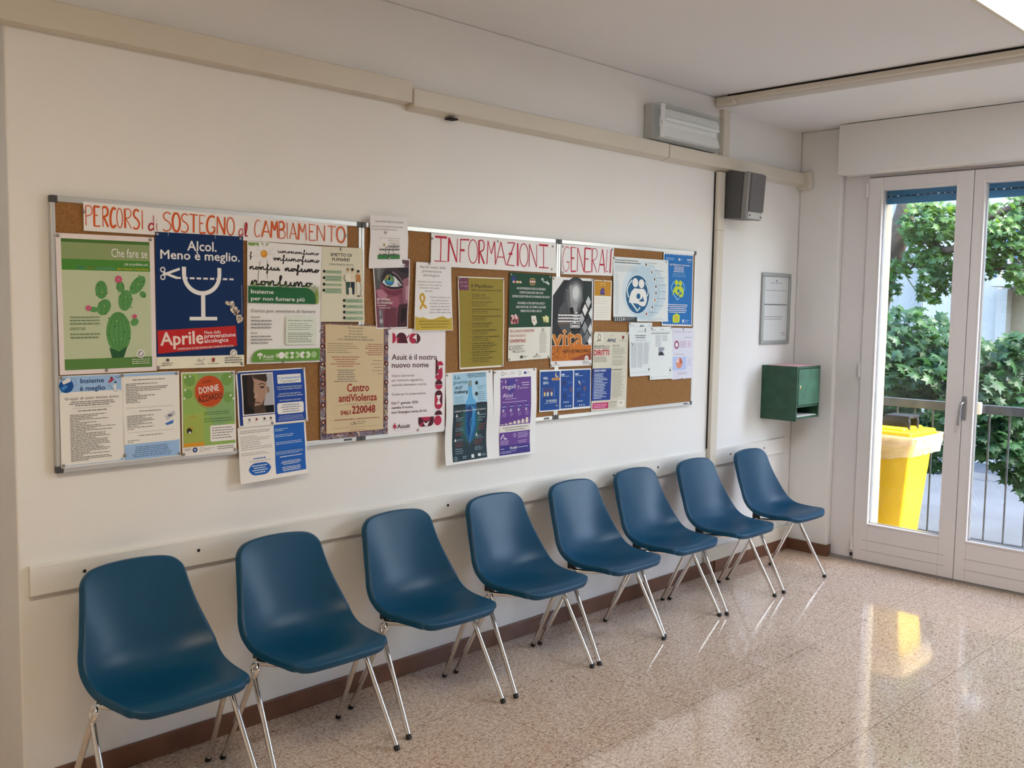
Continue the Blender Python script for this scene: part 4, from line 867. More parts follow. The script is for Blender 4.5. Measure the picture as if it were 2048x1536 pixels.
s.C(42, 31.5, 13.5, '#2a4a4a').C(42, 31.5, 12.3, '#5d7d4e').E(42, 31.5, 12.3, 6.6, '#2f6ea5', a0=20, a1=170).E(42, 31.5, 12.3, 6.6, '#b07a2c', a0=180, a1=270).C(42, 31.5, 7, '#6f9a4c').E(42, 32.3, 8, 3.4, '#3c86b8', a0=10, a1=170).E(41, 29, 3.8, 3, '#0f0e10').C(38.6, 28, 1.3, '#e8eef0')
s.L([(50, 20), (66, 25), (80, 35)], 2.2, '#8a7078', smooth=5).L([(18, 30), (32, 22), (50, 20.5)], 1.5, '#15100f', smooth=5)
s.G([(22, 43), (46, 47), (70, 45), (80, 44), (76, 50), (58, 54), (38, 52)], '#6e2f3b').G([(5, 46), (20, 45), (36, 53), (30, 60), (10, 58)], '#a9707a').G([(40, 56), (66, 54), (72, 66), (60, 72), (42, 66)], '#93505c').G([(80, 30), (97, 26), (97, 64), (86, 66), (80, 50)], '#8c5a62').G([(88, 40), (97, 38), (97, 60), (90, 58)], '#b08288')
s.G([(70, 66), (97, 64), (97, 98), (64, 98), (66, 82)], '#3d1c22').G([(78, 72), (92, 70), (90, 90), (76, 92)], '#1d0d10').G([(28, 72), (62, 70), (62, 98), (24, 98)], '#64303a')
s.T(5, 60.5, 'SEI VITTIMA', 3, '#e6dcd6', w=38, bold=.02).T(6, 65, 'DI VIOLENZA?', 3, '#e6dcd6', w=44, bold=.02).B(7, 66, 30, 69, 1, '#d5c9c4', vary=0).T(10, 71.6, 'LASCIATA SOLA', 1.8, '#e0d5cf', w=34)
s.R(9, 73, 21, 98, '#6a6266').R(12, 74, 15, 82, '#a09a9c').C(15.5, 89, 5, '#d9d3d0').C(15.5, 89, 3.8, '#5c5559').C(15.5, 89, 2, '#d9d3d0').C(84, 8.5, 2.2, '#c9bdbd').B(72, 10, 95, 13, 2, '#9b8a90')
s.done('poster', 'dark photo poster of a bruised eye, Sei vittima di violenza?', 'poster', 'posters on the notice boards')
# --- april ribbon sheet
s = Sheet([(2.619, 1.800), (2.816, 1.799), (2.826, 1.508), (2.607, 1.507)], (.003, .006, 0), .0045, 10).base('#dcd3cb')
GY = '#575150'
s.T(10, 8.2, 'Aprile mese della', 3.6, GY, w=74).T(18, 14.2, 'prevenzione', 3.6, GY, w=54).T(20, 20, 'alcologica', 3.6, GY, w=45)
for y, t, x, w_ in ((29, 'Imparando sani stili di vita ti', 5, 68), (33.6, 'prenderai cura di te, della tua', 6, 66), (38, 'comunità e del nostro', 10, 55), (42.4, 'pianeta', 26, 20)): s.T(x, y, t, 2.3, GY, w=w_)
for y, t, x, w_ in ((51.4, 'Chiedi di parlare con', 39, 56), (56, 'noi, siamo qui per', 43, 48), (60.4, 'ascoltarti, informarti e', 38, 58), (65, 'aiutarti ad affrontare', 40, 54), (69.4, "temi legati all'alcol,", 40, 54), (73.8, 'fumo e altri stili di vita', 38, 58)): s.T(x, y, t, 2.3, GY, w=w_)
s.L([(14, 68), (20, 60), (24, 52), (20, 46.5), (15, 48), (14, 53), (20, 60), (30, 66.5)], 5, '#c0922a', smooth=6).G([(15.5, 51), (18, 50), (20, 51), (18, 54)], '#dcd3cb')
s.G([(1.5, 78.5), (12, 81), (22, 80), (36, 83), (50, 82.5), (64, 79.5), (74, 78.5), (88, 82.5), (98.5, 80), (98.5, 99), (1.5, 99)], '#b99a34').B(8, 84, 95, 97, 3, '#5f5524', th=.3, al='c', vary=.15)
s.done('poster', 'white sheet with a yellow awareness ribbon, Aprile mese della prevenzione alcologica', 'poster', 'posters on the notice boards')
# --- anti violence centre poster with patterned border
s = Sheet([(2.136, 1.544), (2.477, 1.530), (2.475, 1.077), (2.142, 1.080)], (.001, 0, 0), .0004, 11).base('#7f7077')
rg = random.Random(21)
for i in range(330):
    side = rg.random()
    if side < .38: x, y = rg.uniform(1, 8), rg.uniform(1, 99)
    elif side < .76: x, y = rg.uniform(92, 99), rg.uniform(1, 99)
    else: x, y = rg.uniform(2, 98), rg.choice((rg.uniform(.5, 3), rg.uniform(95.5, 99.5)))
    a = rg.uniform(0, 6.28); l = rg.uniform(1.2, 3.6); c_ = rg.choice(['#b8a992', '#8d4532', '#2c2733', '#9b5a3e', '#cdbfa8', '#47506a', '#8c6a3a', '#5b5368'])
    pts = [(min(99.5, max(.5, x+l*math.cos(a+t*.6)*t)), min(99.5, max(.5, y+l*.8*math.sin(a+t*.8)*t))) for t in (-1, -.3, .3, 1)]
    s.L(pts, rg.uniform(.5, 1.4), c_, smooth=3, nolayer=i % 4 != 0)
for y in (20, 35, 52, 70, 85):
    for x in (3.5, 96.5): s.C(x, y, 3, '#2a2530').C(x, y, 2, '#9a4a34').C(x, y, 1, '#cdbfa8')
s.R(7, .8, 92.5, 95.4, '#7a2f28').R(7.6, 1.1, 91.9, 95, '#c6ae86')
RD, NV_, OL = '#8f2a24', '#3b4250', '#7d7350'
for y, t, w_ in ((4, 'Né uno schiaffo,', 23), (6.6, 'né un insulto,', 20), (9.1, 'né uno sputo', 20), (11.6, 'sul tuo corpo di donna', 33), (14.3, 'ALLA VIOLENZA PUOI DIRE DI NO!', 52)): s.T(50.5, y, t, 1.5, NV_, w=w_, al='c', bold=.01)
s.B(10, 16.5, 60, 26, 5, OL, vary=.55, th=.36).B(63, 16.5, 90.5, 27.6, 6, RD, al='r', th=.36, vary=.25).B(14, 28, 57, 38, 5, RD, al='c', th=.36, vary=.5).B(19, 39.5, 53, 51.2, 6, NV_, al='c', th=.36, vary=.4).B(66, 31, 90, 46, 5, '#6a5f4a', al='r', th=.18, vary=.6)
s.T(53.5, 59.3, 'Centro', 6.8, RD, w=32, al='c', bold=.035).T(53.5, 67.9, 'antiViolenza', 6.4, RD, w=56, al='c', bold=.035).T(53.5, 71, 'Via Dogana, 3 - Trento', 1.5, '#6a5a48', w=39, al='c', sp=1.2)
s.L([(34, 71.2), (18, 71.2), (18, 78.6), (25, 78.6)], .3, '#a08f6c').L([(72, 69.8), (85, 69.8), (85, 76.5), (80, 76.5)], .3, '#a08f6c')
s.T(28, 79.6, '0461', 3.9, RD, w=14, bold=.03).T(44.5, 78.8, '220048', 6.6, RD, w=34.5, bold=.04)
s.T(19, 84.2, 'centroantiviolenza@tin.it   www.centroantiviolenzatn.it', 1.25, RD, w=67, bold=.012)
s.L([(46, 86.6), (43.4, 87.2), (43.4, 88.6), (46, 88.8), (48, 86), (48, 88.6), (50, 87.4), (50, 89)], .5, '#5a5550', smooth=4).T(51, 87, 'Casa Rosa', 1.1, '#5a5550', w=14).T(51, 88.7, 'di Trento', 1.1, '#5a5550', w=11)
s.B(17, 90.5, 88, 91.6, 1, '#a58a62', vary=0, th=.4).T(53, 94, 'Coordinamento Donne', .9, RD, w=24, al='c')
s.done('poster', 'tan poster with ornamental border and large red phone number', 'poster', 'posters on the notice boards')
# --- red circles poster
s = Sheet([(2.474, 1.521), (2.790, 1.512), (2.790, 1.069), (2.473, 1.073)], (.002, 0, 0), .0022, 12).base('#ddd0c9')
RE, MA, PW = '#a8213f', '#48121f', '#ddd0c9'
s.E(7, 9.3, 6, 5, RE, a0=-90, a1=90).R(14, 9, 22, 14, RE).E(22, 9, 8.5, 5, MA, a0=180, a1=360).G([(20, 9), (30.5, 9), (33, 14), (17, 14), (16, 11)], MA).E(29, 4.8, 6.5, 5, RE, a0=0, a1=90).C(42, 9.3, 7, RE).E(46, 9.3, 8.6, 5, MA, a0=-90, a1=90).G([(41, 8.6), (48, 4.8), (48, 14), (46.5, 10)], PW).G([(48, 4.6), (49.5, 4.6), (49.5, 14), (48, 14)], MA)
s.T(6.2, 29.6, 'Asuit è il nostro', 5, '#3d0f1c', w=78, bold=.02).T(6.2, 37, 'nuovo nome', 5, '#3d0f1c', w=63, bold=.02)
for y, t, w_ in ((45.7, 'Stiamo lavorando', 38), (50, 'per rinnovare segnaletica,', 54), (54.4, 'materiali informativi e servizi.', 60), (63.2, 'Grazie per la comprensione.', 59)): s.T(6.2, y, t, 2.2, '#5f5452', w=w_)
for y, t, w_ in ((71.6, 'Dal 1° gennaio 2026', 45), (75.9, 'cambia il nome,', 36.5), (80.3, "non l'impegno verso di voi.", 61)): s.T(6.2, y, t, 2.3, '#3d1a20', w=w_, bold=.018)
s.E(82, 37, 5.5, 8, MA, a0=-90, a1=90).E(90, 35.5, 6, 4.3, RE, a0=180, a1=360).C(88, 45.5, 6.8, RE, a0=-30, a1=180).G([(84, 41), (94, 37), (95, 44), (90, 46)], RE)
s.E(88, 54.3, 6.8, 4.8, MA, a0=180, a1=360).E(88, 54.6, 6.8, 4.8, RE, a0=0, a1=180).RR(81, 60, 95, 79, 7, RE).E(88, 65, 7, 5, MA, a0=180, a1=360).E(95, 69.5, 4.5, 4.6, MA, a0=90, a1=270).G([(84, 65), (92, 65), (89, 69.5), (92, 74), (84, 74), (87, 69.5)], PW)
s.E(88, 84.5, 6.8, 4.6, MA, a0=180, a1=360).C(87, 90, 6.9, RE).RR(52, 85.6, 79.5, 95, 7, MA, '34').E(66, 85.6, 8, 4.2, RE, a0=0, a1=180).G([(60, 90), (66, 92), (72, 89.5), (68, 94.6), (64, 94.6)], PW).E(60, 95, 6, 4, RE, a0=180, a1=300)
for a, b in (((8.5, 92), (14.5, 92)), ((11.5, 89.4), (11.5, 95.3)), ((9, 94), (11.5, 91)), ((14, 94), (11.5, 91))): s.L([a, b], 1.6, RE)
s.T(15.5, 94.8, 'Asuit', 4, '#3d0f1c', w=22, bold=.012).R(9, 96.3, 37, 96.6, '#b9aca6')
s.done('poster', 'white poster with red and maroon circle shapes down its right side', 'poster', 'posters on the notice boards')
# --- manifesto poster
s = Sheet([(2.859, 1.747), (3.147, 1.748), (3.151, 1.336), (2.876, 1.333)], (.003, .0, .002), .0012, 13).base('#dccfb8')
s.R(1.6, 1.2, 98.4, 98, '#8b7728').R(1.6, 1.2, 22, 14.6, '#6d3a4c').T(4, 7, 'parole', 1.9, '#b08a98', w=15).T(6, 11, 'O stili', 1.9, '#b08a98', w=14)
MN = '#2a2312'
s.T(27.5, 11.6, 'Il Manifesto', 3.8, MN, w=47, bold=.012).T(27, 15, 'della comunicazione non ostile', 1.9, MN, w=67, bold=.014)
for i, (y, t, w_) in enumerate(((20, 'Virtuale è reale', 30), (27.8, 'Si è ciò che si comunica', 45), (35.7, 'Le parole danno forma al pensiero', 64), (43.3, 'Prima di parlare bisogna ascoltare', 65), (51, 'Le parole sono un ponte', 44), (58.6, 'Le parole hanno conseguenze', 54), (65.8, 'Condividere è una responsabilità', 60), (73, 'Le idee si possono discutere.', 49), (82.5, 'Gli insulti non sono argomenti', 54), (89.2, 'Anche il silenzio comunica', 46))):
    s.T(22, y, f'{i+1}.', 1.3, MN, bold=.012).T(28, y, t, 1.5, MN, w=w_, bold=.014); yy = y
    if i == 7: yy = y+2.6; s.T(28, yy, 'Le persone si devono rispettare', 1.5, MN, w=54, bold=.014)
    s.B(28, yy+.8, 72, yy+4.6, 2, '#57491c', th=.34, vary=.3)
s.done('poster', 'mustard yellow poster headed Il Manifesto with ten numbered lines', 'poster', 'posters on the notice boards')
# --- gambling poster
s = Sheet([(3.182, 1.776), (3.475, 1.772), (3.471, 1.367), (3.180, 1.360)], (.003, .0, 0), .0012, 14).base('#d6cdba')
s.R(0, 0, 100, 62, '#173d27')
for y, t, w_ in ((18.6, "HAI UN PROBLEMA DI GIOCO D'AZZARDO?", 68), (23.2, 'CONOSCI QUALCUNO CHE LO HA?', 56), (27.8, 'SEI PREOCCUPATO PER UN TUO FAMILIARE CHE GIOCA?', 88), (35.4, 'NON RIESCI A STACCARTI DAL GIOCO?', 64), (39.9, 'PASSI TANTO DEL TUO TEMPO A GIOCARE?', 70), (44.4, 'SPENDI MOLTO PER IL GIOCO?', 50)): s.T(51, y, t, 2.5, '#e3ddcc', w=w_, al='c', bold=.015)
s.RR(45, 5, 60, 13.5, 5, '#8f8a4a').R(46, 6.5, 59, 12, '#7a3a34')
for x in (47.5, 51.5, 55.5): s.R(x, 8, x+2.6, 10.5, '#d9d2be')
s.C(9, 7, 5, '#2c3a6a')
for k in range(5): s.C(9+k*4, 10.5, 2, ['#c9bfae', '#b0473c', '#d6cdb8', '#c9a24a', '#d6cdb8'][k])
s.L([(76, 7), (74, 5.5), (78, 5), (78, 8), (86, 9.5), (92, 11)], 2.2, '#a9b0a5', smooth=4).L([(86, 8), (93, 11.5)], 3, '#c9c9bd')
rg = random.Random(14)
for k in range(34): s.C(rg.uniform(4, 22), rg.uniform(48, 57), 2, rg.choice(['#b9646a', '#d0a39a', '#93343c', '#dccdbb']), n=8)
s.G([(50, 49), (61, 48.5), (65, 57), (58, 60.5), (52, 56)], '#d4c8b4').C(57, 54, 1.2, '#aa3333')
for k in range(14): s.G([(x+80+rg.uniform(-3, 8), y+50+rg.uniform(-2, 5)) for x, y in ((0, 0), (5, .5), (5, 2.6), (0, 2.2))], rg.choice(['#b5b070', '#d1c98a', '#8f8f52']))
HR = '#a33a36'
s.T(2.5, 67.6, 'SE IL GIOCO NON È PIÙ', 3, HR, w=56, bold=.008).T(3, 72.6, 'SOLO UN GIOCO...', 2.8, HR, w=38, bold=.005).T(2.5, 79, 'CONTATTACI', 3.4, HR, w=36, bold=.03)
s.C(6, 85, 3.4, '#7d7567').C(6, 85, 2.4, '#d6cdba').B(11, 82, 36, 87.5, 3, '#7d7567', vary=.3).R(10.5, 88.2, 13, 90.2, '#3b3f52').B(14, 88, 40, 91, 2, '#7d7567').C(80, 65.5, 2.4, '#6f6a60').C(80, 65.5, 1.4, '#d6cdba').B(72, 68, 90, 93, 14, '#87806f', al='c', th=.3).C(30, 96, 2.6, '#3d4a3c').B(34, 95, 46, 97.4, 2, '#5a5548').C(66, 94, 1.4, '#5a5548').B(57, 95.4, 76, 98, 2, '#7d7567', al='c', vary=.2)
s.done('poster', 'dark green gambling help poster with dice, chips and red word CONTATTACI', 'poster', 'posters on the notice boards')
# --- harlequin / wheat poster
s = Sheet([(3.477, 1.765), (3.786, 1.764), (3.787, 1.321), (3.475, 1.322)], (.002, .0, 0), .0014, 15).base('#dfd8cb')
s.G([(27, 3), (97, 3), (98, 76), (2, 76), (2, 21)], '#2a2a2c')
for k, c_ in enumerate(('#303031', '#39393a', '#454545', '#545352', '#676563', '#7d7b77', '#96938e', '#b0ada6', '#c6c3bb')): s.E(54+k*.2, 24-k*.9, 30-k*2.9, 25-k*2.3, c_, rot=15, n=30)
s.G([(28, 28), (36, 25), (40, 30), (44, 48), (48, 62), (30, 64), (12, 50), (18, 34)], '#4b4a49').G([(40.5, 9.5), (43, 7.6), (46.6, 8.4), (48.4, 20), (49, 33), (42.4, 34), (38.6, 22)], '#7d7a76').G([(42.6, 9.6), (45, 8.8), (46.8, 20), (46.4, 30), (44, 24)], '#a39f99').G([(30, 12.6), (40, 14.6), (40, 18), (33, 16)], '#5f5d5a').G([(36, 17), (41, 17), (44, 33), (42, 40), (37, 30)], '#63605d').G([(47, 22), (62, 30), (58, 40), (50, 44)], '#8e8b86').G([(41, 34), (50, 33), (54, 42), (44, 42)], '#161617').G([(50, 43), (60, 38), (66, 47), (53, 52)], '#d2cfc8').G([(45, 50), (58, 53), (56, 60), (46, 60)], '#161617')
s.E(85, 17, 12, 14, '#26302b').G([(72, 28), (82, 24), (97, 24), (97, 76), (66, 76), (70, 52), (62, 50), (68, 36)], '#1b1c1e')
for i, (x, y, c_) in enumerate(((88, 27, '#b9b7b0'), (80, 36, '#dedcd5'), (96, 40, '#d2d0c8'), (72, 46, '#a9a7a1'), (88, 50, '#3a3a3c'), (80, 56, '#8b8984'), (95, 58, '#c9c7c0'), (72, 63, '#4a4a4c'), (86, 66, '#6e6d6b'), (95, 72, '#e2e0d9'), (78, 72, '#55585a'))):
    s.G([(x, y-7), (min(97.5, x+7), y), (x, y+7), (x-7, y)], c_)
for y, w_ in ((42, 54), (45.4, 54), (48.8, 52)): s.R(15, y-1.6, 15+w_, y+.8, '#2e2e30').B(15, y-1.6, 15+w_, y+1.6, 1, '#e8e2d6', th=.7, vary=0, al='l')
s.RR(44, 51, 68, 56.6, 2, '#e0dacd').RR(45, 51.6, 67, 56, 1.6, '#55504c').B(47, 52.4, 65, 56, 1, '#e0dacd', th=.6, vary=0).R(15, 51, 40, 52, '#7a5636')
OR, OE = '#b8661f', '#dcb27c'
V, F, wd = glyphs('vita', .05, 1.0)
s.T(2, 77.2, 'vita', 19.6, OE, w=73, bold=.045).T(3, 76.8, 'vita', 19, OR, w=71, bold=.015)
s.R(2, 76.4, 98, 93.4, OR)
rg = random.Random(31)
for i in range(90): x = rg.uniform(2, 55); y = rg.uniform(78, 92); s.L([(x, y), (x+2, y-rg.uniform(1, 2.4))], .8, rg.choice(['#6e3b12', '#8f4e18', '#3d220e', '#d08a3c']), nolayer=i % 5 != 0)
s.G([(50, 92), (70, 88), (98, 85), (98, 93.4), (50, 93.4)], '#8a3f22').E(86, 92, 5, 3.6, '#d9d2c2').C(86, 92, 3, '#b5afa3')
s.T(96, 84.6, 'NON VOLTARE LE SPALLE', 3.4, '#201a16', w=67, al='r', bold=.02)
s.C(12, 95.6, 1.6, '#4a3a3a').B(6, 97, 22, 98.6, 1, '#8c857b').B(77, 94.5, 96, 98.5, 3, '#8c857b')
s.done('poster', 'black and white photo poster of a diamond costumed figure with large orange word vita', 'poster', 'posters on the notice boards')
# --- small orange card
s = Sheet([(3.793, 1.759), (3.937, 1.757), (3.935, 1.552), (3.795, 1.552)], (.001, 0, 0), .0012, 16).base('#ddd2bf')
s.R(3, 2, 95, 39, '#b67f22').B(34, 6, 62, 10, 1, '#d9b878', vary=0).B(32, 11, 66, 14, 1, '#d9b878', vary=0)
s.G([(34, 36), (36, 25), (44, 20), (52, 18), (58, 24), (60, 35), (56, 36.5)], '#39407c').G([(44, 26), (52, 22), (56, 28), (48, 33)], '#7a4a66')
s.B(6, 44, 92, 62, 3, '#a59a89', th=.14, vary=.2).B(6, 66, 92, 96, 5, '#a59a89', th=.12, vary=.2)
s.done('leaflet', 'small leaflet with mustard top half and a blue figure, beside the vita poster', 'leaflet', 'leaflets on the notice boards')
# --- baby friendly health poster
s = Sheet([(4.383, 1.930), (4.670, 1.931), (4.673, 1.517), (4.381, 1.522)], (.002, .002, 0), .0006, 17).base('#dfe0dc')
s.R(2, 3.4, 98, 97, '#1f66a0')
for i in range(12): s.G([(3+i*8, 3.4), (11+i*8, 3.4), (7+i*8, 1.8)], '#1f66a0').G([(3+i*8, 97), (11+i*8, 97), (7+i*8, 98.6)], '#1f66a0')
s.R(8, 7, 34, 10.6, '#5b86b3').C(51, 9, 2.6, '#dfe6ea').B(55, 8, 62, 10, 1, '#c9d6e0').B(78, 7, 94, 10, 1, '#cfdbe6', th=.6, vary=0).B(80, 10.6, 94, 13, 2, '#9fb8d0')
WB = '#e3e8ea'
s.T(54, 17.5, "Qui l'allattamento è benvenuto", 2.4, WB, w=68, al='c', bold=.02)
s.B(31, 18.4, 71, 26.6, 4, WB, al='c', th=.5, vary=.2).B(28, 27.5, 76, 33.6, 3, '#9fc0dc', al='c', th=.2, vary=.3)
def nursing(s, cx, cy, kx, ky, fg, bgc, arc):
    # two heads, one body and a child, on a round emblem
    tr = lambda P: [(cx+x*kx, cy+y*ky) for x, y in P]
    for hx, hy in ((-43, -198), (62, -184)): s.E(cx+hx*kx, cy+hy*ky, 48*kx, 76*ky, fg)
    s.G(tr([(-58, -105), (-8, -98), (105, -98), (140, -45), (156, 30), (160, 100), (132, 185), (82, 205), (32, 178), (37, 145), (112, 118), (84, 25), (42, 80), (-8, 85), (12, 150), (2, 158), (-108, 58), (-118, 145), (-143, 145), (-138, 55), (-108, -45)]), fg)
    s.E(cx+12*kx, cy+30*ky, 33*kx, 49*ky, bgc); s.G(tr([(28, 98), (70, 70), (84, 26), (96, 70), (118, 112), (84, 120), (50, 122), (24, 112)]), bgc)
    w_ = 17*kx
    s.L(tr([(-98, -235), (-150, -160), (-178, -60), (-150, 55)]), w_, arc, smooth=5).L(tr([(127, -215), (165, -130), (178, -50), (162, 25)]), w_, arc, smooth=5).L(tr([(-103, 140), (-3, 280), (42, 220)]), w_*1.2, arc)
s.C(49.5, 51.5, 22.5, '#3a79ae').C(49.5, 51.5, 21.9, '#1f66a0'); nursing(s, 49, 50.5, .122, .0496, '#b3bd2c', '#1f66a0', '#7fb0d6')
s.B(16, 69.6, 84, 82.4, 5, WB, al='c', th=.5, vary=.25)
s.G([(34, 86), (46, 82.5), (57, 85.6), (57, 93), (54, 95.4), (36, 95.4), (33.5, 93)], '#b9c437').B(38, 85.6, 53, 93.6, 4, '#c06a3a', al='c', th=.6, vary=.2)
s.R(66, 91, 71, 95, '#cfdbe6').B(73, 91, 92, 95.4, 3, '#9fb8d0').C(10, 93, 2, '#cfdbe6').B(13, 92, 24, 94, 2, '#9fb8d0')
s.done('poster', 'tall bright blue poster with a lime green nursing emblem in the board corner', 'poster', 'posters on the notice boards')
s = Sheet([(3.939, 1.884), (4.424, 1.884), (4.437, 1.544), (3.952, 1.547)], (.004, .0, .002), .003, 18).base('#d3d2c9')
s.C(55, 52, 33, '#bfc9c8').E(55, 52, 40, 46, '#c3cccb').C(53, 54, 30, '#b3c2c4')
s.B(3, 3.4, 45, 6.4, 1, '#4d5358', th=.55, vary=.1).B(3, 6.6, 49, 10.4, 1, '#4d5358', th=.55, vary=.1).B(3, 12.6, 45, 23, 6, '#84898a', th=.3, vary=.15).B(3, 26, 10, 90, 22, '#a5a9a6', th=.35, vary=.3)
s.C(42.2, 57.2, 21.9, '#d9dcd8').C(42.2, 57.2, 21.2, '#1f5579'); nursing(s, 42.2, 57.2, .1064, .093, '#dcd6c8', '#1f5579', '#c9e2ec')
for x, y, c_ in ((57.6, 9.5, '#4a2f2c'), (68, 21, '#5a5a56'), (73, 32, '#1d2a30'), (75.4, 43.6, '#27333a'), (75.6, 54.2, '#27333a'), (73.8, 65.4, '#a8693c'), (69, 77, '#27333a'), (58, 88, '#8f3532')):
    s.C(x, y, 2.6, '#e0ded4').E(x, y, 1.2, 2.4, c_).C(x, y-1.8, .8, c_); s.B(x+4.4, y-4, min(97, x+22), y-1.6, 1, '#5b6266', th=.35, vary=.1).B(x+4.4, y-1.4, min(96, x+18), y+5, 4, '#a3aaa8', th=.25, vary=.3)
s.R(0, 93, 41, 99.8, '#34393b')
for i in range(8): s.R(2+i%4*3.6, 94+(i//4)*3, 4+i%4*3.6, 95.8+(i//4)*3, '#cfcdc4')
s.R(16.5, 94.4, 18.6, 98.4, '#cfcdc4').B(19.4, 94, 38, 98.6, 3, '#b9b8b0', th=.3).B(60, 95, 97, 98.6, 2, '#7f9aa5', th=.35)
s.done('poster', 'wide grey poster with white nursing emblem on a dark blue disc', 'poster', 'posters on the notice boards')
# --- newspaper cuttings
GN = '#8f9196'
s = Sheet([(4.088, 1.541), (4.296, 1.539), (4.285, 1.249), (4.104, 1.249)], (.002, .003, .002), .0008, 19).base('#d3d3d3')
s.B(5, 4, 22, 7, 1, GN, vary=0).B(46, 4, 62, 8, 1, '#3c3e42', th=.7, vary=0).B(84, 4, 96, 7, 1, GN, vary=0).R(4, 7.5, 96, 7.8, GN).B(36, 15, 66, 18, 1, GN).R(68, 11, 72, 18, '#4c4e52').B(24, 22.5, 74, 30, 2, '#3c3e42', th=.5, al='c', vary=.15).B(24, 31.5, 76, 35, 2, GN, al='c', vary=.1)
for x0, y1 in ((8, 84), (36, 84), (64, 78)): s.B(x0, 37, x0+25, y1, 30, GN, th=.5, vary=.08)
s.L([(9, 37), (16, 43)], 1.6, '#37393d').R(90, 86, 95, 91, '#54565b').R(4, 93, 94, 93.3, GN)
s.done('newspaper_cutting', 'narrow newspaper cutting in three columns, leftmost of the white sheets at the right', 'newspaper cutting', 'newspaper cuttings on the notice board')
s = Sheet([(4.279, 1.516), (4.482, 1.517), (4.497, 1.222), (4.283, 1.224)], (.002, .003, 0), .0018, 20).base('#d6d6d6')
s.B(4, 4, 22, 8, 1, GN, vary=0).B(45, 4, 60, 7, 1, '#55575b', vary=0).R(4, 8.6, 96, 8.9, GN).B(5, 10.5, 94, 14, 1, '#6d6f74', th=.6, vary=.05).B(22, 15, 48, 38, 15, GN, th=.5, vary=.1).B(52, 15, 78, 27.5, 8, GN, th=.5, vary=.1)
s.R(36, 39, 62, 54.5, '#8b8d91').G([(50, 46), (62, 52), (62, 44), (56, 46)], '#d0d0d0').G([(36, 54.5), (36, 50), (44, 48), (52, 47), (62, 54.5)], '#303236')
s.R(83, 79, 94, 80, GN).R(85, 82, 93, 85, '#54565b').B(84, 87, 95, 92, 3, GN).R(4, 94.5, 96, 94.8, GN).R(5, 96, 11, 97, '#54565b')
s.done('newspaper_cutting', 'mostly blank newspaper page with one small dark photo, between two other cuttings', 'newspaper cutting', 'newspaper cuttings on the notice board')
s = Sheet([(4.485, 1.510), (4.694, 1.506), (4.697, 1.217), (4.493, 1.216)], (.002, .0, 0), .0014, 21).base('#cdc7cf')
s.T(50, 8.6, 'Economia e Stili in Trentino', 2.6, '#7b7580', w=86, al='c').B(55, 17, 94, 20, 1, '#8d8792', vary=0).R(5, 24.6, 30, 25.2, '#b07f92').C(20, 33, 11, '#8a2f55').C(20, 33, 6.6, '#d9d2d8').B(36, 25, 66, 39, 11, '#b892a2', th=.6, vary=.05).B(72, 25, 92, 38, 6, '#c08a9c', th=.5).B(12, 50, 56, 53, 1, '#8d8792', vary=0)
s.R(2, 56.5, 66, 82.5, '#a9b2d6').C(33, 68.8, 14.5, '#cd8264').E(33, 68.8, 14.5, 10.4, '#b2573f', a0=-90, a1=10, pie=True).E(33, 68.8, 14.5, 10.4, '#dcb3a4', a0=190, a1=270, pie=True).B(72, 61, 95, 75, 9, '#a9a3ae', th=.4).B(24, 86, 74, 92, 2, '#8d8792', al='c', vary=.15)
s.done('newspaper_cutting', 'lilac tinted printout with an orange pie chart and a maroon ring chart', 'newspaper cutting', 'newspaper cuttings on the notice board')
# --- blue three panel leaflet
s = Sheet([(3.399, 1.311), (3.785, 1.306), (3.786, 1.101), (3.400, 1.105)], (.003, .002, 0), .0008, 22).base('#d9d8d6')
BL_, BW = '#16417f', '#c9d2e0'
s.R(1.2, 4, 37.5, 97, BL_).R(39.4, 3.5, 63.4, 96, BL_).R(65.4, 3, 98.6, 95, BL_)
s.T(6.5, 23, 'VEDI,', 5.6, BW, w=9, bold=.03).T(6.5, 34, 'SENTI,', 5.6, BW, w=10, bold=.03).C(32, 13, 3.4, '#b7a68c').C(34, 10.5, 3, BL_).RR(22, 20, 38, 26, 2, '#c08a52').B(24, 21.5, 36, 25.5, 1, '#5a4030', vary=0)
s.R(5, 42, 5.8, 66, '#5f7fb4').R(26.5, 42, 27.3, 66, '#5f7fb4').R(7, 43, 25, 52, '#3b3f6c')
for x, c_ in ((9.5, '#c9b06a'), (15, '#c7c2b0'), (22, '#d2b98a')): s.E(x, 52.6, 1.3, 2, '#7a4a3a').G([(x-1.8, 54), (x+1.8, 54), (x+1.4, 63), (x-1.4, 63)], c_).R(x-1, 63, x-.2, 69, '#2a2f55').R(x+.2, 63, x+1, 69, '#2a2f55')
s.T(12.5, 77, 'DI VIOLENZA', 5, BW, w=19.5, bold=.03).B(9, 78.5, 34, 81.5, 1, BW, th=.3, vary=0).C(32, 87, 1, '#c9b06a')
for x0 in (39.6, 66.8):
    s.R(x0+.5, 11, x0+7, 15, '#b9c4d6').B(x0+.5, 15.6, x0+17, 19, 1, BW, th=.35, vary=.1); q = .9
    s.C(x0+6.5, 34, 3.6, '#26345f' if x0 < 50 else BL_).B(x0+13, 30.5, x0+23, 36, 2, '#6f8fbf', th=.25).C(x0+19.5, 50, 3.3, '#5a4a66').B(x0+4, 47, x0+15, 53, 3, '#6f8fbf', th=.22).E(x0+8, 66, 3.4, 8, '#1c3767').B(x0+13, 64, x0+22, 67, 1, '#7f9cc8', th=.3).B(x0+5, 78, x0+16, 83, 1, BW, th=.4, vary=0)
    for k in range(3): s.C(x0+10+k*4.4, 90.5, 1, BW)
s.L([(74, 30), (77.5, 39)], 2, '#c8beb6').L([(76.6, 37), (78, 40.5)], 2, '#a55a3a')
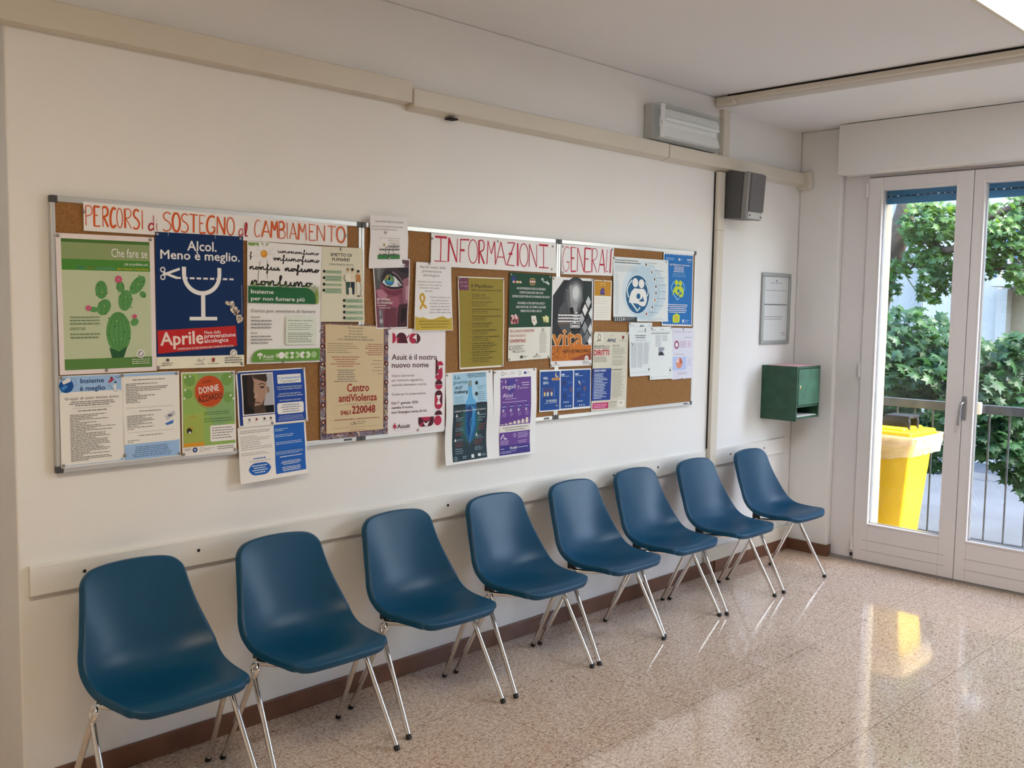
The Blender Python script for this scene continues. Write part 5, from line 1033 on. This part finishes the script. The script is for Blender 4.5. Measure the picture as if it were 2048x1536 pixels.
s.done('leaflet', 'deep blue leaflet folded open in three panels near the bottom of the right board', 'leaflet', 'leaflets on the notice boards')
# --- rights desk poster
s = Sheet([(3.799, 1.494), (4.085, 1.489), (4.082, 1.078), (3.792, 1.082)], (.002, 0, 0), .0012, 23).base('#c9bea6')
s.R(1, 2.2, 27, 13.4, '#d4cab2').L([(12, 10), (13.4, 8.6), (11.6, 6), (14, 3.8), (17.4, 3.8), (19.6, 6), (17.6, 8.6), (19, 10)], 1.4, '#4b4a44', smooth=4).R(10, 10.4, 21, 11.6, '#4b4a44').B(3, 11.8, 25, 13.2, 1, '#8a826f')
s.T(38, 12.8, 'APAS', 4, '#262a4c', w=25, bold=.05, shear=.15).L([(46, 7), (50, 3.5), (56, 6)], .6, '#7b776e').G([(81, 5), (88, 4.8), (87.6, 8), (84.6, 10), (81.6, 8)], '#7b2f38').B(72, 10, 96, 12.4, 2, '#8a826f', al='c')
s.T(2, 21.4, 'SPORTELLO', 4, '#33333c', w=43, bold=.01).T(2, 29.6, 'DIRITTI', 6.6, '#b01e3c', w=42, bold=.045).B(2, 31, 45, 38.4, 4, '#5b5548', th=.45, vary=.25)
s.R(0, 46.2, 52.5, 86.8, '#223a7a').T(5, 50.2, 'SERVIZI OFFERTI', 2.4, '#d4d6dc', w=32, bold=.03).B(5, 52, 46, 85, 17, '#c3cade', th=.5, vary=.45).RR(3, 89.6, 47, 97.4, 1, '#b02a58').B(6, 91, 44, 96.4, 3, '#dfa9ba', th=.5, vary=.2)
s.T(54, 18.8, "CHE COS'È", 2.2, '#4a4840', w=20, bold=.02).B(54, 20, 95, 29, 6, '#7f786a', th=.4, vary=.2).B(54, 30, 95, 34, 3, '#7f786a', th=.4).B(54, 35.4, 93, 43.6, 6, '#7f786a', th=.4, vary=.3).T(54, 49.6, 'A CHI SI RIVOLGE', 2.2, '#4a4840', w=30, bold=.02).B(56, 51.5, 95, 85, 20, '#7f786a', th=.4, vary=.4).B(48.5, 89, 70, 91, 1, '#4a4840', vary=0).B(48.5, 91.5, 70, 97, 5, '#8a8270', th=.35).R(73, 88, 94, 97, '#d6cdb8').R(81, 90.6, 86, 92.4, '#b2674e')
s.done('poster', 'beige poster with red word DIRITTI and a dark blue text box', 'poster', 'posters on the notice boards')
# --- mutual help sheets
s = Sheet([(1.153, 1.375), (1.558, 1.376), (1.560, 1.078), (1.154, 1.076)], (.001, .0, 0), .0004, 24).base('#ddd4c6')
NB, LB, TX = '#1e3f70', '#93aecb', '#5d564f'
s.R(.6, .8, 49.4, 20, LB).RR(.6, 18, 49.4, 24, 1.6, '#ddd4c6', '12').C(5.5, 11, 5.6, '#164a86').G([(2, 6), (8, 1.6), (9, 6.5), (3.4, 9.4)], '#d6d2ca').G([(1, 13), (4.5, 10), (7, 11.4), (3, 16)], '#3f7db4').L([(9, 3), (12.6, 5), (12.8, 11), (10.4, 13)], .35, '#5d7fa8', smooth=4)
s.T(16.6, 8.8, 'Insieme', 5, NB, w=18.6, bold=.03).T(16, 17, 'è meglio', 5, NB, w=20, bold=.03)
s.C(41.5, 4.5, 1.1, '#7a2530').G([(38.4, 9), (41, 4.6), (44, 6), (40, 10)], '#a03340').G([(42.6, 13), (44.6, 10), (45.4, 14), (45, 19), (43.4, 19)], '#d6d2ca').C(44.6, 9.4, .9, '#26324a').L([(38.5, 12), (41, 14), (41, 15.5), (43, 17), (43, 18.6), (46, 20)], .35, '#5d6f8c').L([(44, 4.4), (45.4, 3.2), (46.6, 4.6), (48, 3.4), (49, 5)], .35, '#2a3a5c', smooth=3)
s.T(4, 26.4, 'Gruppi di auto mutuo aiuto', 2.8, '#3a3632', w=43, bold=.012, sp=1.15)
s.B(5, 28, 46, 34.2, 3, TX, al='c', th=.5, vary=.25).R(10, 35.8, 41, 36.1, '#8b837a').B(14, 38, 37, 40, 1, '#3a3632', al='c', th=.5, vary=0).B(7.6, 42.4, 44, 96, 31, TX, th=.48, vary=.8)
s.R(.6, 97.6, 47, 98.3, LB).G([(46, 98.3), (49.4, 94), (49.4, 98.3)], LB)
s.R(50.2, 0, 50.5, 100, '#c3baad').R(50.8, .9, 99, 3.6, LB).R(50.8, 80.5, 99, 99, LB).RR(50.8, 60, 98.6, 81, 3, '#ddd4c6', '3')
s.B(59, 7, 87, 9, 1, '#3a3632', al='c', vary=0).B(53, 11.5, 94, 36.5, 13, TX, th=.45, vary=.8).R(53, 39.6, 94, 39.9, '#8b837a').B(64, 43, 83, 45, 1, '#3a3632', vary=0).B(53.6, 48, 78, 65, 9, TX, th=.45, vary=.7).R(54, 67.6, 94, 67.9, '#8b837a').B(63, 71, 84, 73, 1, '#3a3632', vary=0).B(53.6, 76, 64, 80, 2, TX, th=.45)
s.G([(86, 60.6), (94, 56.6), (93.4, 61), (88, 62.6)], '#3b6ea8').G([(86.6, 51), (94.6, 46), (95.6, 50.4), (88.4, 57)], '#b9b5b2').R(89, 50, 92.6, 52.6, '#6d6a72').B(55, 84, 94, 97, 6, '#3f5c82', al='c', th=.4, vary=.35)
s.done('poster', 'two page white and light blue sheet Insieme è meglio at bottom left', 'poster', 'posters on the notice boards')
# --- women and gambling sheet
s = Sheet([(1.565, 1.371), (1.772, 1.369), (1.777, 1.072), (1.566, 1.073)], (.001, .0, 0), .0004, 25).base('#ddd3c6')
s.R(2, 1.5, 98, 89.6, '#8ba552').G([(30, 1.5), (98, 1.5), (98, 60), (60, 70), (40, 40)], '#7f9d62').G([(2, 50), (40, 48), (38, 89.6), (2, 89.6)], '#97a650')
for x, y, r in ((8, 8, 13), (93, 10, 14), (5, 26, 10), (96, 32, 12)): s.C(max(r+2, min(98-r, x)), y if y > 9 else 10, r*.8, '#6d8f45')
for x, y in ((7, 6), (16, 5), (90, 7), (95, 4), (7, 21), (5, 31), (91, 30), (96, 34)): s.C(x, y, 1.8, '#dfe0cc')
s.C(50, 24.4, 28.6, '#93783f').C(50, 24.2, 27.6, '#8f9f4e').C(50.8, 23.8, 26.8, '#b5451c')
s.T(39, 14, 'GRUPPO', 3, '#3a241a', w=17, rot=4, bold=.01).T(32, 26.4, 'DONNE', 7.4, '#f0e6da', w=37, rot=7, bold=.02).T(30, 36.8, 'AZZARDO', 7, '#1e1a1c', w=46, rot=7, bold=.012)
for k in (-3, -2, -1, 0, 1, 2, 3): s.L([(20, 52.6), (20+k*4.4, 56), (20+k*5.4, 64), (20+k*5.4, 85)], .5, '#b3912e', smooth=4)
for y in (66, 76): s.L([(3.6, y), (36.4, y)], .4, '#b3912e')
s.L([(20, 49), (20, 53)], 1, '#b3912e').R(2.4, 84.6, 40, 89.4, '#c98a2a').E(13, 70, 4.6, 3.4, '#27201f', rot=-30).C(17, 67, 2, '#c98a2a').C(13.6, 72, 2, '#d6ccc0')
s.B(40, 48, 92, 53, 2, '#4d6034', th=.36, vary=.2).B(40, 56, 96, 62, 2, '#4d6034', th=.36, vary=.1).RR(50.5, 65.6, 98.6, 85.4, 3, '#ddd3c6').B(54, 67.6, 96, 83, 5, '#57504c', th=.34, vary=.2)
s.L([(4, 93.4), (7, 91.6), (9, 93.6), (12, 91.4), (14, 93.6)], .7, '#4a4644', smooth=3).C(22.6, 93.4, 4.3, '#26345a').C(22.6, 93.4, 2.2, '#8ba0c4').C(35, 93.4, 3.6, '#a39b94').C(35, 93.4, 2.8, '#ddd3c6').B(40, 92, 58, 95.4, 2, '#8b837d', th=.36).B(63, 91, 96, 96, 2, '#57504c', th=.34, vary=.3)
s.done('poster', 'green sheet with a large orange disc reading Donne Azzardo and a birdcage', 'poster', 'posters on the notice boards')
# --- lower help leaflet, then the one above it
s = Sheet([(1.781, 1.157), (2.073, 1.160), (2.080, .959), (1.788, .948)], (.004, .008, .004), .0006, 26).base('#ddd3c6')
B2 = '#1c58a2'
s.R(51.2, 1, 97.4, 92.6, B2).B(3, 6, 48, 12, 2, '#57504c', th=.36, vary=.05).B(3, 16, 48, 42, 8, '#6d655f', th=.3, vary=.5).B(3, 46, 48, 52, 2, '#6d655f', th=.3, vary=.5).B(20, 56, 38, 60, 1, '#2a5a9c', vary=0, th=.7).B(14, 62, 44, 64, 1, '#57504c', al='c', vary=0).RR(12.6, 66.6, 44.6, 89, 10, B2).B(17, 69.6, 40, 86, 4, '#cfd7e2', al='c', th=.5, vary=.3)
s.B(53, 8, 78, 14, 2, '#c9d5e6', th=.35).B(53, 19, 88, 25, 2, '#c9d5e6', th=.35).B(53, 33, 95, 39, 2, '#d3dcea', th=.35, vary=.1).B(53, 51, 95, 58, 3, '#c9d5e6', th=.35, vary=.15).R(58, 61.4, 92, 62.6, '#e6e8ea').B(58, 70, 92, 78, 3, '#d3dcea', al='c', th=.5, vary=.2).B(58, 81, 92, 90, 3, '#d3dcea', al='c', th=.5, vary=.25)
s.done('leaflet', 'white and blue leaflet hanging below the edge of the left board', 'leaflet', 'leaflets on the notice boards')
s = Sheet([(1.774, 1.366), (2.070, 1.371), (2.082, 1.161), (1.784, 1.158)], (.004, .002, .002), .0022, 27).base('#ddd3c6')
s.R(2, 2, 52, 97, '#17306e').R(51.5, 2, 97.6, 97, '#1a3f8c').R(6.4, 81, 51.6, 97, '#ddd3c6').R(6.6, 5, 51.4, 79.4, '#ddd3c6').R(8, 7, 50.6, 77.6, '#1a1412')
s.R(36, 7, 50.6, 64, '#a5a0a0').G([(20, 7), (40, 7), (42, 22), (40.6, 40), (37, 56), (31, 70), (24, 73), (20, 60)], '#a07c66').G([(16, 7), (22, 7), (24, 22), (22.6, 36), (25, 50), (23, 62), (23, 72), (14, 60), (14, 30)], '#2e211b').G([(22, 7), (42, 7), (43, 17), (41.4, 22), (39, 13), (29, 10), (24, 14)], '#3a2a20').E(35, 30.5, 3.2, 2, '#332621').L([(30, 26), (35, 24), (39.5, 27)], 1, '#2a1e18', smooth=3).G([(26, 38), (29.5, 47), (25, 51), (22.6, 48)], '#a88670').L([(22, 58.4), (27, 57.4), (32, 59.6)], 1.2, '#4a2c28', smooth=3).G([(22, 64), (33, 62), (38, 50), (36, 62), (30, 71), (24, 73)], '#4c3529').E(43, 36, 1.8, 6, '#8a6654').R(38, 64, 50.6, 77.6, '#141011').G([(24, 73), (31, 71), (37, 62), (39, 77.6), (20, 77.6)], '#4a372d')
for x, c_ in ((15, '#6d6862'), (25, '#8a3434'), (36, '#3c3a3c'), (45, '#4a3a3c')): s.C(x, 87.5, 1.6, c_).B(x-3, 91, x+4, 93, 1, '#8b837d')
s.R(57.4, 10.6, 92.4, 26.6, '#d9dbd8').T(59, 18.6, 'Cambiamenti', 4.4, '#3d78b2', w=32, bold=.02).B(59, 20.6, 91, 25.6, 2, '#4a5560', al='c', th=.4, vary=.3)
CW = '#cdd4e2'
for y, t, w_ in ((34, 'VUOI AFFRONTARE E MODIFICARE IL', 38), (38, 'TUO COMPORTAMENTO VIOLENTO?', 36), (46.6, 'SEI ASSISTITO PER REATI DI', 32), (50.6, 'VIOLENZA DOMESTICA E DI GENERE?', 38), (58.6, 'NOI POSSIAMO AIUTARTI', 32)): s.T(74.6, y, t, 2.2, CW, w=w_, al='c', bold=.015)
s.RR(55, 62, 94.4, 82.4, 3, '#ddd7cc').B(60, 64.4, 90, 80.6, 4, '#55606e', al='c', th=.4, vary=.3).B(55, 85, 95, 95, 4, '#a9b6d0', al='c', th=.36, vary=.2)
s.done('leaflet', 'blue leaflet with a photo of a half shadowed man, pinned above another leaflet', 'leaflet', 'leaflets on the notice boards')
# --- iceberg sheet
s = Sheet([(2.795, 1.320), (3.082, 1.324), (3.087, .911), (2.792, .908)], (.003, .006, .010), .0006, 28).base('#dcd6cc')
s.R(14, 1.5, 86, 97.5, '#22333a').R(14, 1.5, 86, 36, '#9cbac6').G([(14, 35), (24, 36.5), (36, 36), (48, 35), (60, 36.4), (74, 34.4), (86, 35), (86, 37.4), (14, 37.4)], '#1a262c')
for k, c_ in enumerate(('#24403f', '#28504c', '#2c5f58')): s.E(50, 58, 24-k*4, 24-k*4, c_)
s.G([(46, 10), (53.5, 10), (53.8, 24), (56, 29), (61, 33), (62, 36), (39, 36), (40, 33), (44.6, 29), (46.2, 24)], '#5a9cc0').G([(46, 10), (53.5, 10), (53.6, 16), (46, 16)], '#7e8a80').G([(39, 36), (62, 36), (63, 62), (60, 72), (50, 80), (42, 70), (39.6, 60)], '#1e5580').G([(42, 40), (50, 38), (56, 44), (52, 60), (48, 72), (44, 60)], '#143a66').G([(54, 39), (60, 40), (60, 58), (55, 70), (53, 56)], '#2f7aa6').L([(52, 38), (56, 46), (50, 56), (54, 66), (50, 78)], .7, '#6fb0cc')
s.T(18, 7.4, 'La', 3.6, '#4a7684', w=11, bold=.03).T(16.5, 12.6, 'punta', 3.6, '#4a7684', w=28, bold=.03).T(18, 18.4, "dell'", 3.4, '#29444e', w=16, bold=.02).T(17.6, 23, 'iceberg', 3.4, '#16262e', w=27, bold=.04)
s.B(42, 1.8, 84, 7, 3, '#2e4a56', al='r', th=.5, vary=.2).E(64, 13, 3, 2.2, '#15181a').E(63, 25, 3, 2.2, '#15181a').B(66, 16, 84, 21, 3, '#54707c', th=.4).B(66, 22.6, 84, 33, 5, '#54707c', th=.36).B(18, 26, 38, 34, 4, '#6a8894', th=.36)
s.T(17, 43, "L'alcol è tossico e causa il cancro.", 1.7, '#e0ddd6', w=66, bold=.02)
for x0, y0, y1, c_ in ((20, 49, 54, '#8fa0a4'), (20, 55, 59, '#93463c'), (20, 60, 65, '#8fa0a4'), (20, 66, 70, '#93463c'), (20, 73, 76, '#93a3a6'), (20, 77, 82, '#93463c'), (20, 83, 90, '#8fa0a4'), (66, 47, 56, '#8fa0a4'), (68, 58, 66, '#93463c'), (62, 71, 75, '#93a3a6'), (60, 76, 82, '#93463c'), (60, 83, 88, '#8fa0a4')): s.B(x0, y0, x0+18, y1, 3, c_, th=.34, vary=.3)
for x, y in ((21, 47), (66, 46), (64, 70), (20, 74)): s.G([(x-2, y+1.5), (x, y-2), (x+2.4, y+1.4)], '#d6d4ce')
s.C(20, 94, 3, '#8fa0a4').C(20, 94, 2, '#22333a').B(34, 92, 46, 95.4, 2, '#93a3a6').R(52, 91.6, 57.6, 95.6, '#cfd2d0').R(66, 91.6, 72, 94.6, '#cfd2d0').B(74, 92, 84, 95, 2, '#93a3a6')
s.done('poster', 'long white bordered sheet with a blue bottle as iceberg in dark water', 'poster', 'posters on the notice boards')
# --- purple sheet
s = Sheet([(3.089, 1.321), (3.378, 1.322), (3.372, .908), (3.083, .909)], (.003, .005, .008), .0006, 29).base('#dcd6cc')
PU, PL = '#5f3a7c', '#d8cbd8'
s.C(20, 4.5, 3.4, '#77706c').C(20, 4.5, 2.5, '#dcd6cc').B(24, 3.4, 32, 5.4, 2, '#8d8681').B(38, 2.6, 50, 5.8, 3, '#8fa0a0').E(59, 4.4, 3.4, 2.6, '#8d8681').E(59, 4.4, 2.7, 2, '#dcd6cc').R(69, 3.4, 75, 6, '#29386e').B(77, 3.4, 86, 6, 2, '#8d8681')
s.R(15, 9.4, 86.4, 64, PU).G([(30, 11), (50, 11), (48, 20), (42, 30), (36, 30), (44, 15), (30, 15)], '#43357c')
s.T(26, 15.4, 'i', 4, PL, w=1.6).T(16, 15.8, '"', 3, PL, w=4).T(20, 21.6, 'regali', 4.6, PL, w=30, bold=.006).T(50, 15.6, '"', 3, PL, w=4).T(20, 31.6, 'Alcol', 4.6, PL, w=22, bold=.006).B(25, 32.6, 52, 34.6, 1, '#b39ab8', vary=0)
s.T(54, 23.4, '7', 4.2, PL, w=4).T(60, 22.6, 'tipi di cancro', 1.8, PL, w=20).B(57, 14.6, 82, 20, 2, '#cbb9cf', al='r', th=.4).B(19, 36, 76, 38.4, 1, '#b59dbc', vary=0, th=.4)
for x in (21, 38, 56, 74): s.C(x+2, 42.5, 5, '#43357c').B(x-2, 41.5, x+7, 43, 1, PL, vary=0).C(x+1, 46.6, 2.4, PL).C(x+1.8, 46.6, 1.4, PU).B(x-2, 49.4, x+8, 54, 3, '#b59dbc', th=.3, al='c')
for i, hgt in enumerate((1, 1.4, 2.4, 3.6, 4.2, 5, 6.4)): x = 17+i*9.6; s.R(x, 63-hgt, x+3.4+i*.3, 63, '#dfc8b0').R(x+4.4+i*.3, 63-hgt*.8, x+7, 63, '#dfc8b0')
s.R(15, 64.6, 86, 71, '#d6cab8').B(22, 65.4, 80, 70.6, 2, '#4f4650', al='c', th=.4, vary=.2)
s.R(15, 71.6, 86, 97.4, PU).R(15, 87, 86, 97.4, '#332a6c').L([(18, 79), (24, 74), (26, 79), (32, 79)], 2, PL).B(17, 80.4, 40, 86, 4, '#c6b4cc', th=.35).C(50, 76, 3, '#c6b4cc').C(50, 76, 2.2, PU).B(57, 73, 84, 80, 4, '#c6b4cc', th=.35).B(58, 82, 82, 86, 2, '#c6b4cc', th=.3).T(38, 91.6, '70.000', 2.6, '#e6e0e6', w=17, bold=.02).B(17, 89.6, 36, 91.6, 1, '#b9b0cc').B(57, 89, 84, 91.4, 1, '#b9b0cc').B(17, 93, 56, 96, 2, '#b9b0cc', th=.4)
s.done('poster', 'long white bordered purple sheet with word regali, hanging below the board edge', 'poster', 'posters on the notice boards')
# ------------------------------------------------------------------ framed notice in the corner
r = empty('framed_notice', (5.645, 0, 1.626), 'silver framed white notice on the wall corner above the green letter box', 'picture frame')
h, a, k = .229, .178, .024
fr = MB()
for (x0, x1, z0, z1) in ((-a, a, h-k, h), (-a, a, -h, -h+k), (-a, -a+k, -h+k, h-k), (a-k, a, -h+k, h-k)): fr.box(x0, x1, -.016, -.001, z0, z1, mat('pale_aluminium', (.42, .46, .47), .36, metal=.6))
fr.build('frame', r, bevel=.004)
sv = YP; YP = -.006
s = Sheet([(5.645-a+k*.8, 1.626+h-k*.8), (5.645+a-k*.8, 1.626+h-k*.8), (5.645+a-k*.8, 1.626-h+k*.8), (5.645-a+k*.8, 1.626-h+k*.8)], (0, 0, 0), 0, 30).base('#f0f0f0')
s.G([(48, 7), (51, 5), (54, 7), (51, 10)], '#77777a').B(24, 9, 78, 12.4, 2, '#8b8b8e', al='c').B(8, 21, 94, 23.4, 1, '#8b8b8e', th=.5, vary=0).B(6, 42, 94, 45.2, 1, '#4a4a4e', th=.7, vary=0).B(6, 61, 86, 68, 2, '#6b6b70', th=.35, vary=.1).B(72, 86, 92, 93, 2, '#8b8b8e', al='r')
o = s.mb.build('notice_sheet', loc=(s.ctr.x, 0, s.ctr.y)); o.parent = r; o.location = (s.ctr.x-5.645, 0, s.ctr.y-1.626); YP = sv
MB().box(-a+k*.9, a-k*.9, -.0105, -.0095, -h+k*.9, h-k*.9, GLASS).build('glass_sheet', r)

# ------------------------------------------------------------------ thumbtacks
PM = MB(); PM.lathe([(.001, -.002), (.001, .0), (.0048, .0005), (.0056, .0016), (.005, .0032), (.0034, .0040), (.001, .0043)], PINM, 14, Matrix.Rotation(math.radians(90), 4, 'X'))
pin0 = PM.build('thumbtack', smooth=True, sharp=50); PW_ = MB(); PW_.lathe([(.001, -.002), (.001, .0), (.0048, .0005), (.0056, .003), (.004, .007), (.0046, .009), (.001, .0095)], PINW, 14, Matrix.Rotation(math.radians(90), 4, 'X'))
pinw = PW_.build('thumbtack', smooth=True, sharp=50)
PINS = [(1.242, 1.903, 'at the left end of the orange lettered banner'), (2.259, 1.888, 'at the right end of the orange lettered banner'), (1.159, 1.822, 'in the top left corner of the cactus poster'), (1.461, 1.826, 'in the top right corner of the cactus poster'), (1.305, 1.389, 'in the bottom edge of the cactus poster'),
 (1.485, 1.846, 'in the top left corner of the wine glass poster'), (1.797, 1.849, 'in the top right corner of the wine glass poster'), (1.482, 1.392, 'in the bottom left corner of the wine glass poster'), (1.800, 1.394, 'in the bottom right corner of the wine glass poster'), (1.972, 1.397, 'in the bottom edge of the nonfumo daisy poster'),
 (1.160, 1.369, 'in the top left corner of the Insieme è meglio sheet'), (1.357, 1.369, 'at the top fold of the Insieme è meglio sheet'), (1.548, 1.369, 'in the top right corner of the Insieme è meglio sheet'), (1.361, 1.099, 'at the bottom fold of the Insieme è meglio sheet'), (1.161, 1.084, 'in the bottom left corner of the Insieme è meglio sheet'), (1.554, 1.086, 'in the bottom right corner of the Insieme è meglio sheet'),
 (1.571, 1.080, 'in the bottom left corner of the Donne Azzardo sheet'), (1.762, 1.362, 'in the top right corner of the Donne Azzardo sheet'), (1.770, 1.079, 'in the bottom right corner of the Donne Azzardo sheet'), (1.780, 1.361, 'in the top left corner of the half shadowed man leaflet'), (2.061, 1.366, 'in the top right corner of the half shadowed man leaflet'), (1.922, 1.166, 'at the bottom fold of the half shadowed man leaflet'), (2.070, 1.168, 'in the bottom right corner of the half shadowed man leaflet'),
 (2.234, 1.834, 'in the top edge of the Smetto di fumare sheet'), (2.450, 1.912, 'in the middle of the sheet poking above the board'), (2.469, 1.808, 'in the top edge of the bruised eye poster'), (2.477, 1.522, 'in the bottom edge of the bruised eye poster'), (2.690, 1.796, 'in the top edge of the yellow ribbon sheet'),
 (2.710, 1.904, 'at the left end of the Informazioni banner'), (3.102, 1.914, 'in the top edge of the Informazioni banner'), (3.476, 1.911, 'in the top right corner of the Informazioni banner'), (3.470, 1.800, 'in the bottom right corner of the Informazioni banner'), (2.636, 1.081, 'in the bottom edge of the red circles poster'),
 (2.802, 1.310, 'in the top left corner of the iceberg sheet'), (3.062, 1.317, 'in the top right corner of the iceberg sheet'), (3.095, 1.311, 'in the top left corner of the purple sheet'), (3.359, 1.316, 'in the top right corner of the purple sheet'),
 (3.191, 1.766, 'in the top left corner of the green gambling poster'), (3.458, 1.763, 'in the top right corner of the green gambling poster'), (3.189, 1.369, 'in the bottom left corner of the green gambling poster'), (3.457, 1.373, 'in the bottom right corner of the green gambling poster'),
 (3.485, 1.756, 'in the top left corner of the vita poster'), (3.776, 1.757, 'in the top right corner of the vita poster'), (3.482, 1.331, 'in the bottom left corner of the vita poster'), (3.776, 1.328, 'in the bottom right corner of the vita poster'),
 (2.867, 1.740, 'in the top left corner of the mustard yellow poster'), (3.138, 1.740, 'in the top right corner of the mustard yellow poster'), (3.142, 1.342, 'in the bottom right corner of the mustard yellow poster'),
 (3.548, 1.914, 'in the top left corner of the Generali banner'), (3.551, 1.788, 'in the bottom left corner of the Generali banner'), (3.934, 1.919, 'in the top right corner of the Generali banner'), (3.945, 1.876, 'in the top left corner of the wide grey poster'), (4.404, 1.874, 'in the top right corner of the wide grey poster'),
 (4.290, 1.508, 'at the top left of the mostly blank newspaper page'), (4.472, 1.511, 'at the top right of the mostly blank newspaper page'), (4.588, 1.501, 'in the top edge of the pie chart printout'),
 (3.864, 1.755, 'in the top edge of the small mustard leaflet', 1), (3.804, 1.489, 'in the top left corner of the beige DIRITTI poster', 1), (4.074, 1.484, 'in the top right corner of the beige DIRITTI poster', 1), (4.590, 1.221, 'in the bottom edge of the pie chart printout', 1), (4.098, 1.533, 'in the top left corner of the leftmost cutting', 1)]
sheets = [o for o in C.objects if o.parent is None and o.name.split('.')[0] in ('poster', 'leaflet', 'banner', 'newspaper_cutting') and o.location.z > 1]
def front(x, z):
    bpy.context.view_layer.update(); y = -.0235
    for o in sheets:
        ok, loc_, nn, ix = o.ray_cast(Vector((x, -.3, z))-o.location, Vector((0, 1, 0)), distance=.6)
        if ok: y = min(y, loc_.y)
    return y
usedp = set()
bpy.context.view_layer.update()
for e in PINS:
    white = len(e) > 3; srcp = pinw if white else pin0
    o = srcp if srcp.name not in usedp else srcp.copy()
    if o is not srcp: C.objects.link(o)
    usedp.add(srcp.name)
    y = -.0235
    for q in sheets:
        ok, loc_, nn, ix = q.ray_cast(Vector((e[0], -.3, e[1]))-q.location, Vector((0, 1, 0)), distance=.6)
        if ok: y = min(y, loc_.y)
    o.location = (e[0], y, e[1])
    tag(o, ('white' if white else 'grey steel')+' thumbtack '+e[2], 'thumbtack', 'thumbtacks in the notice boards')
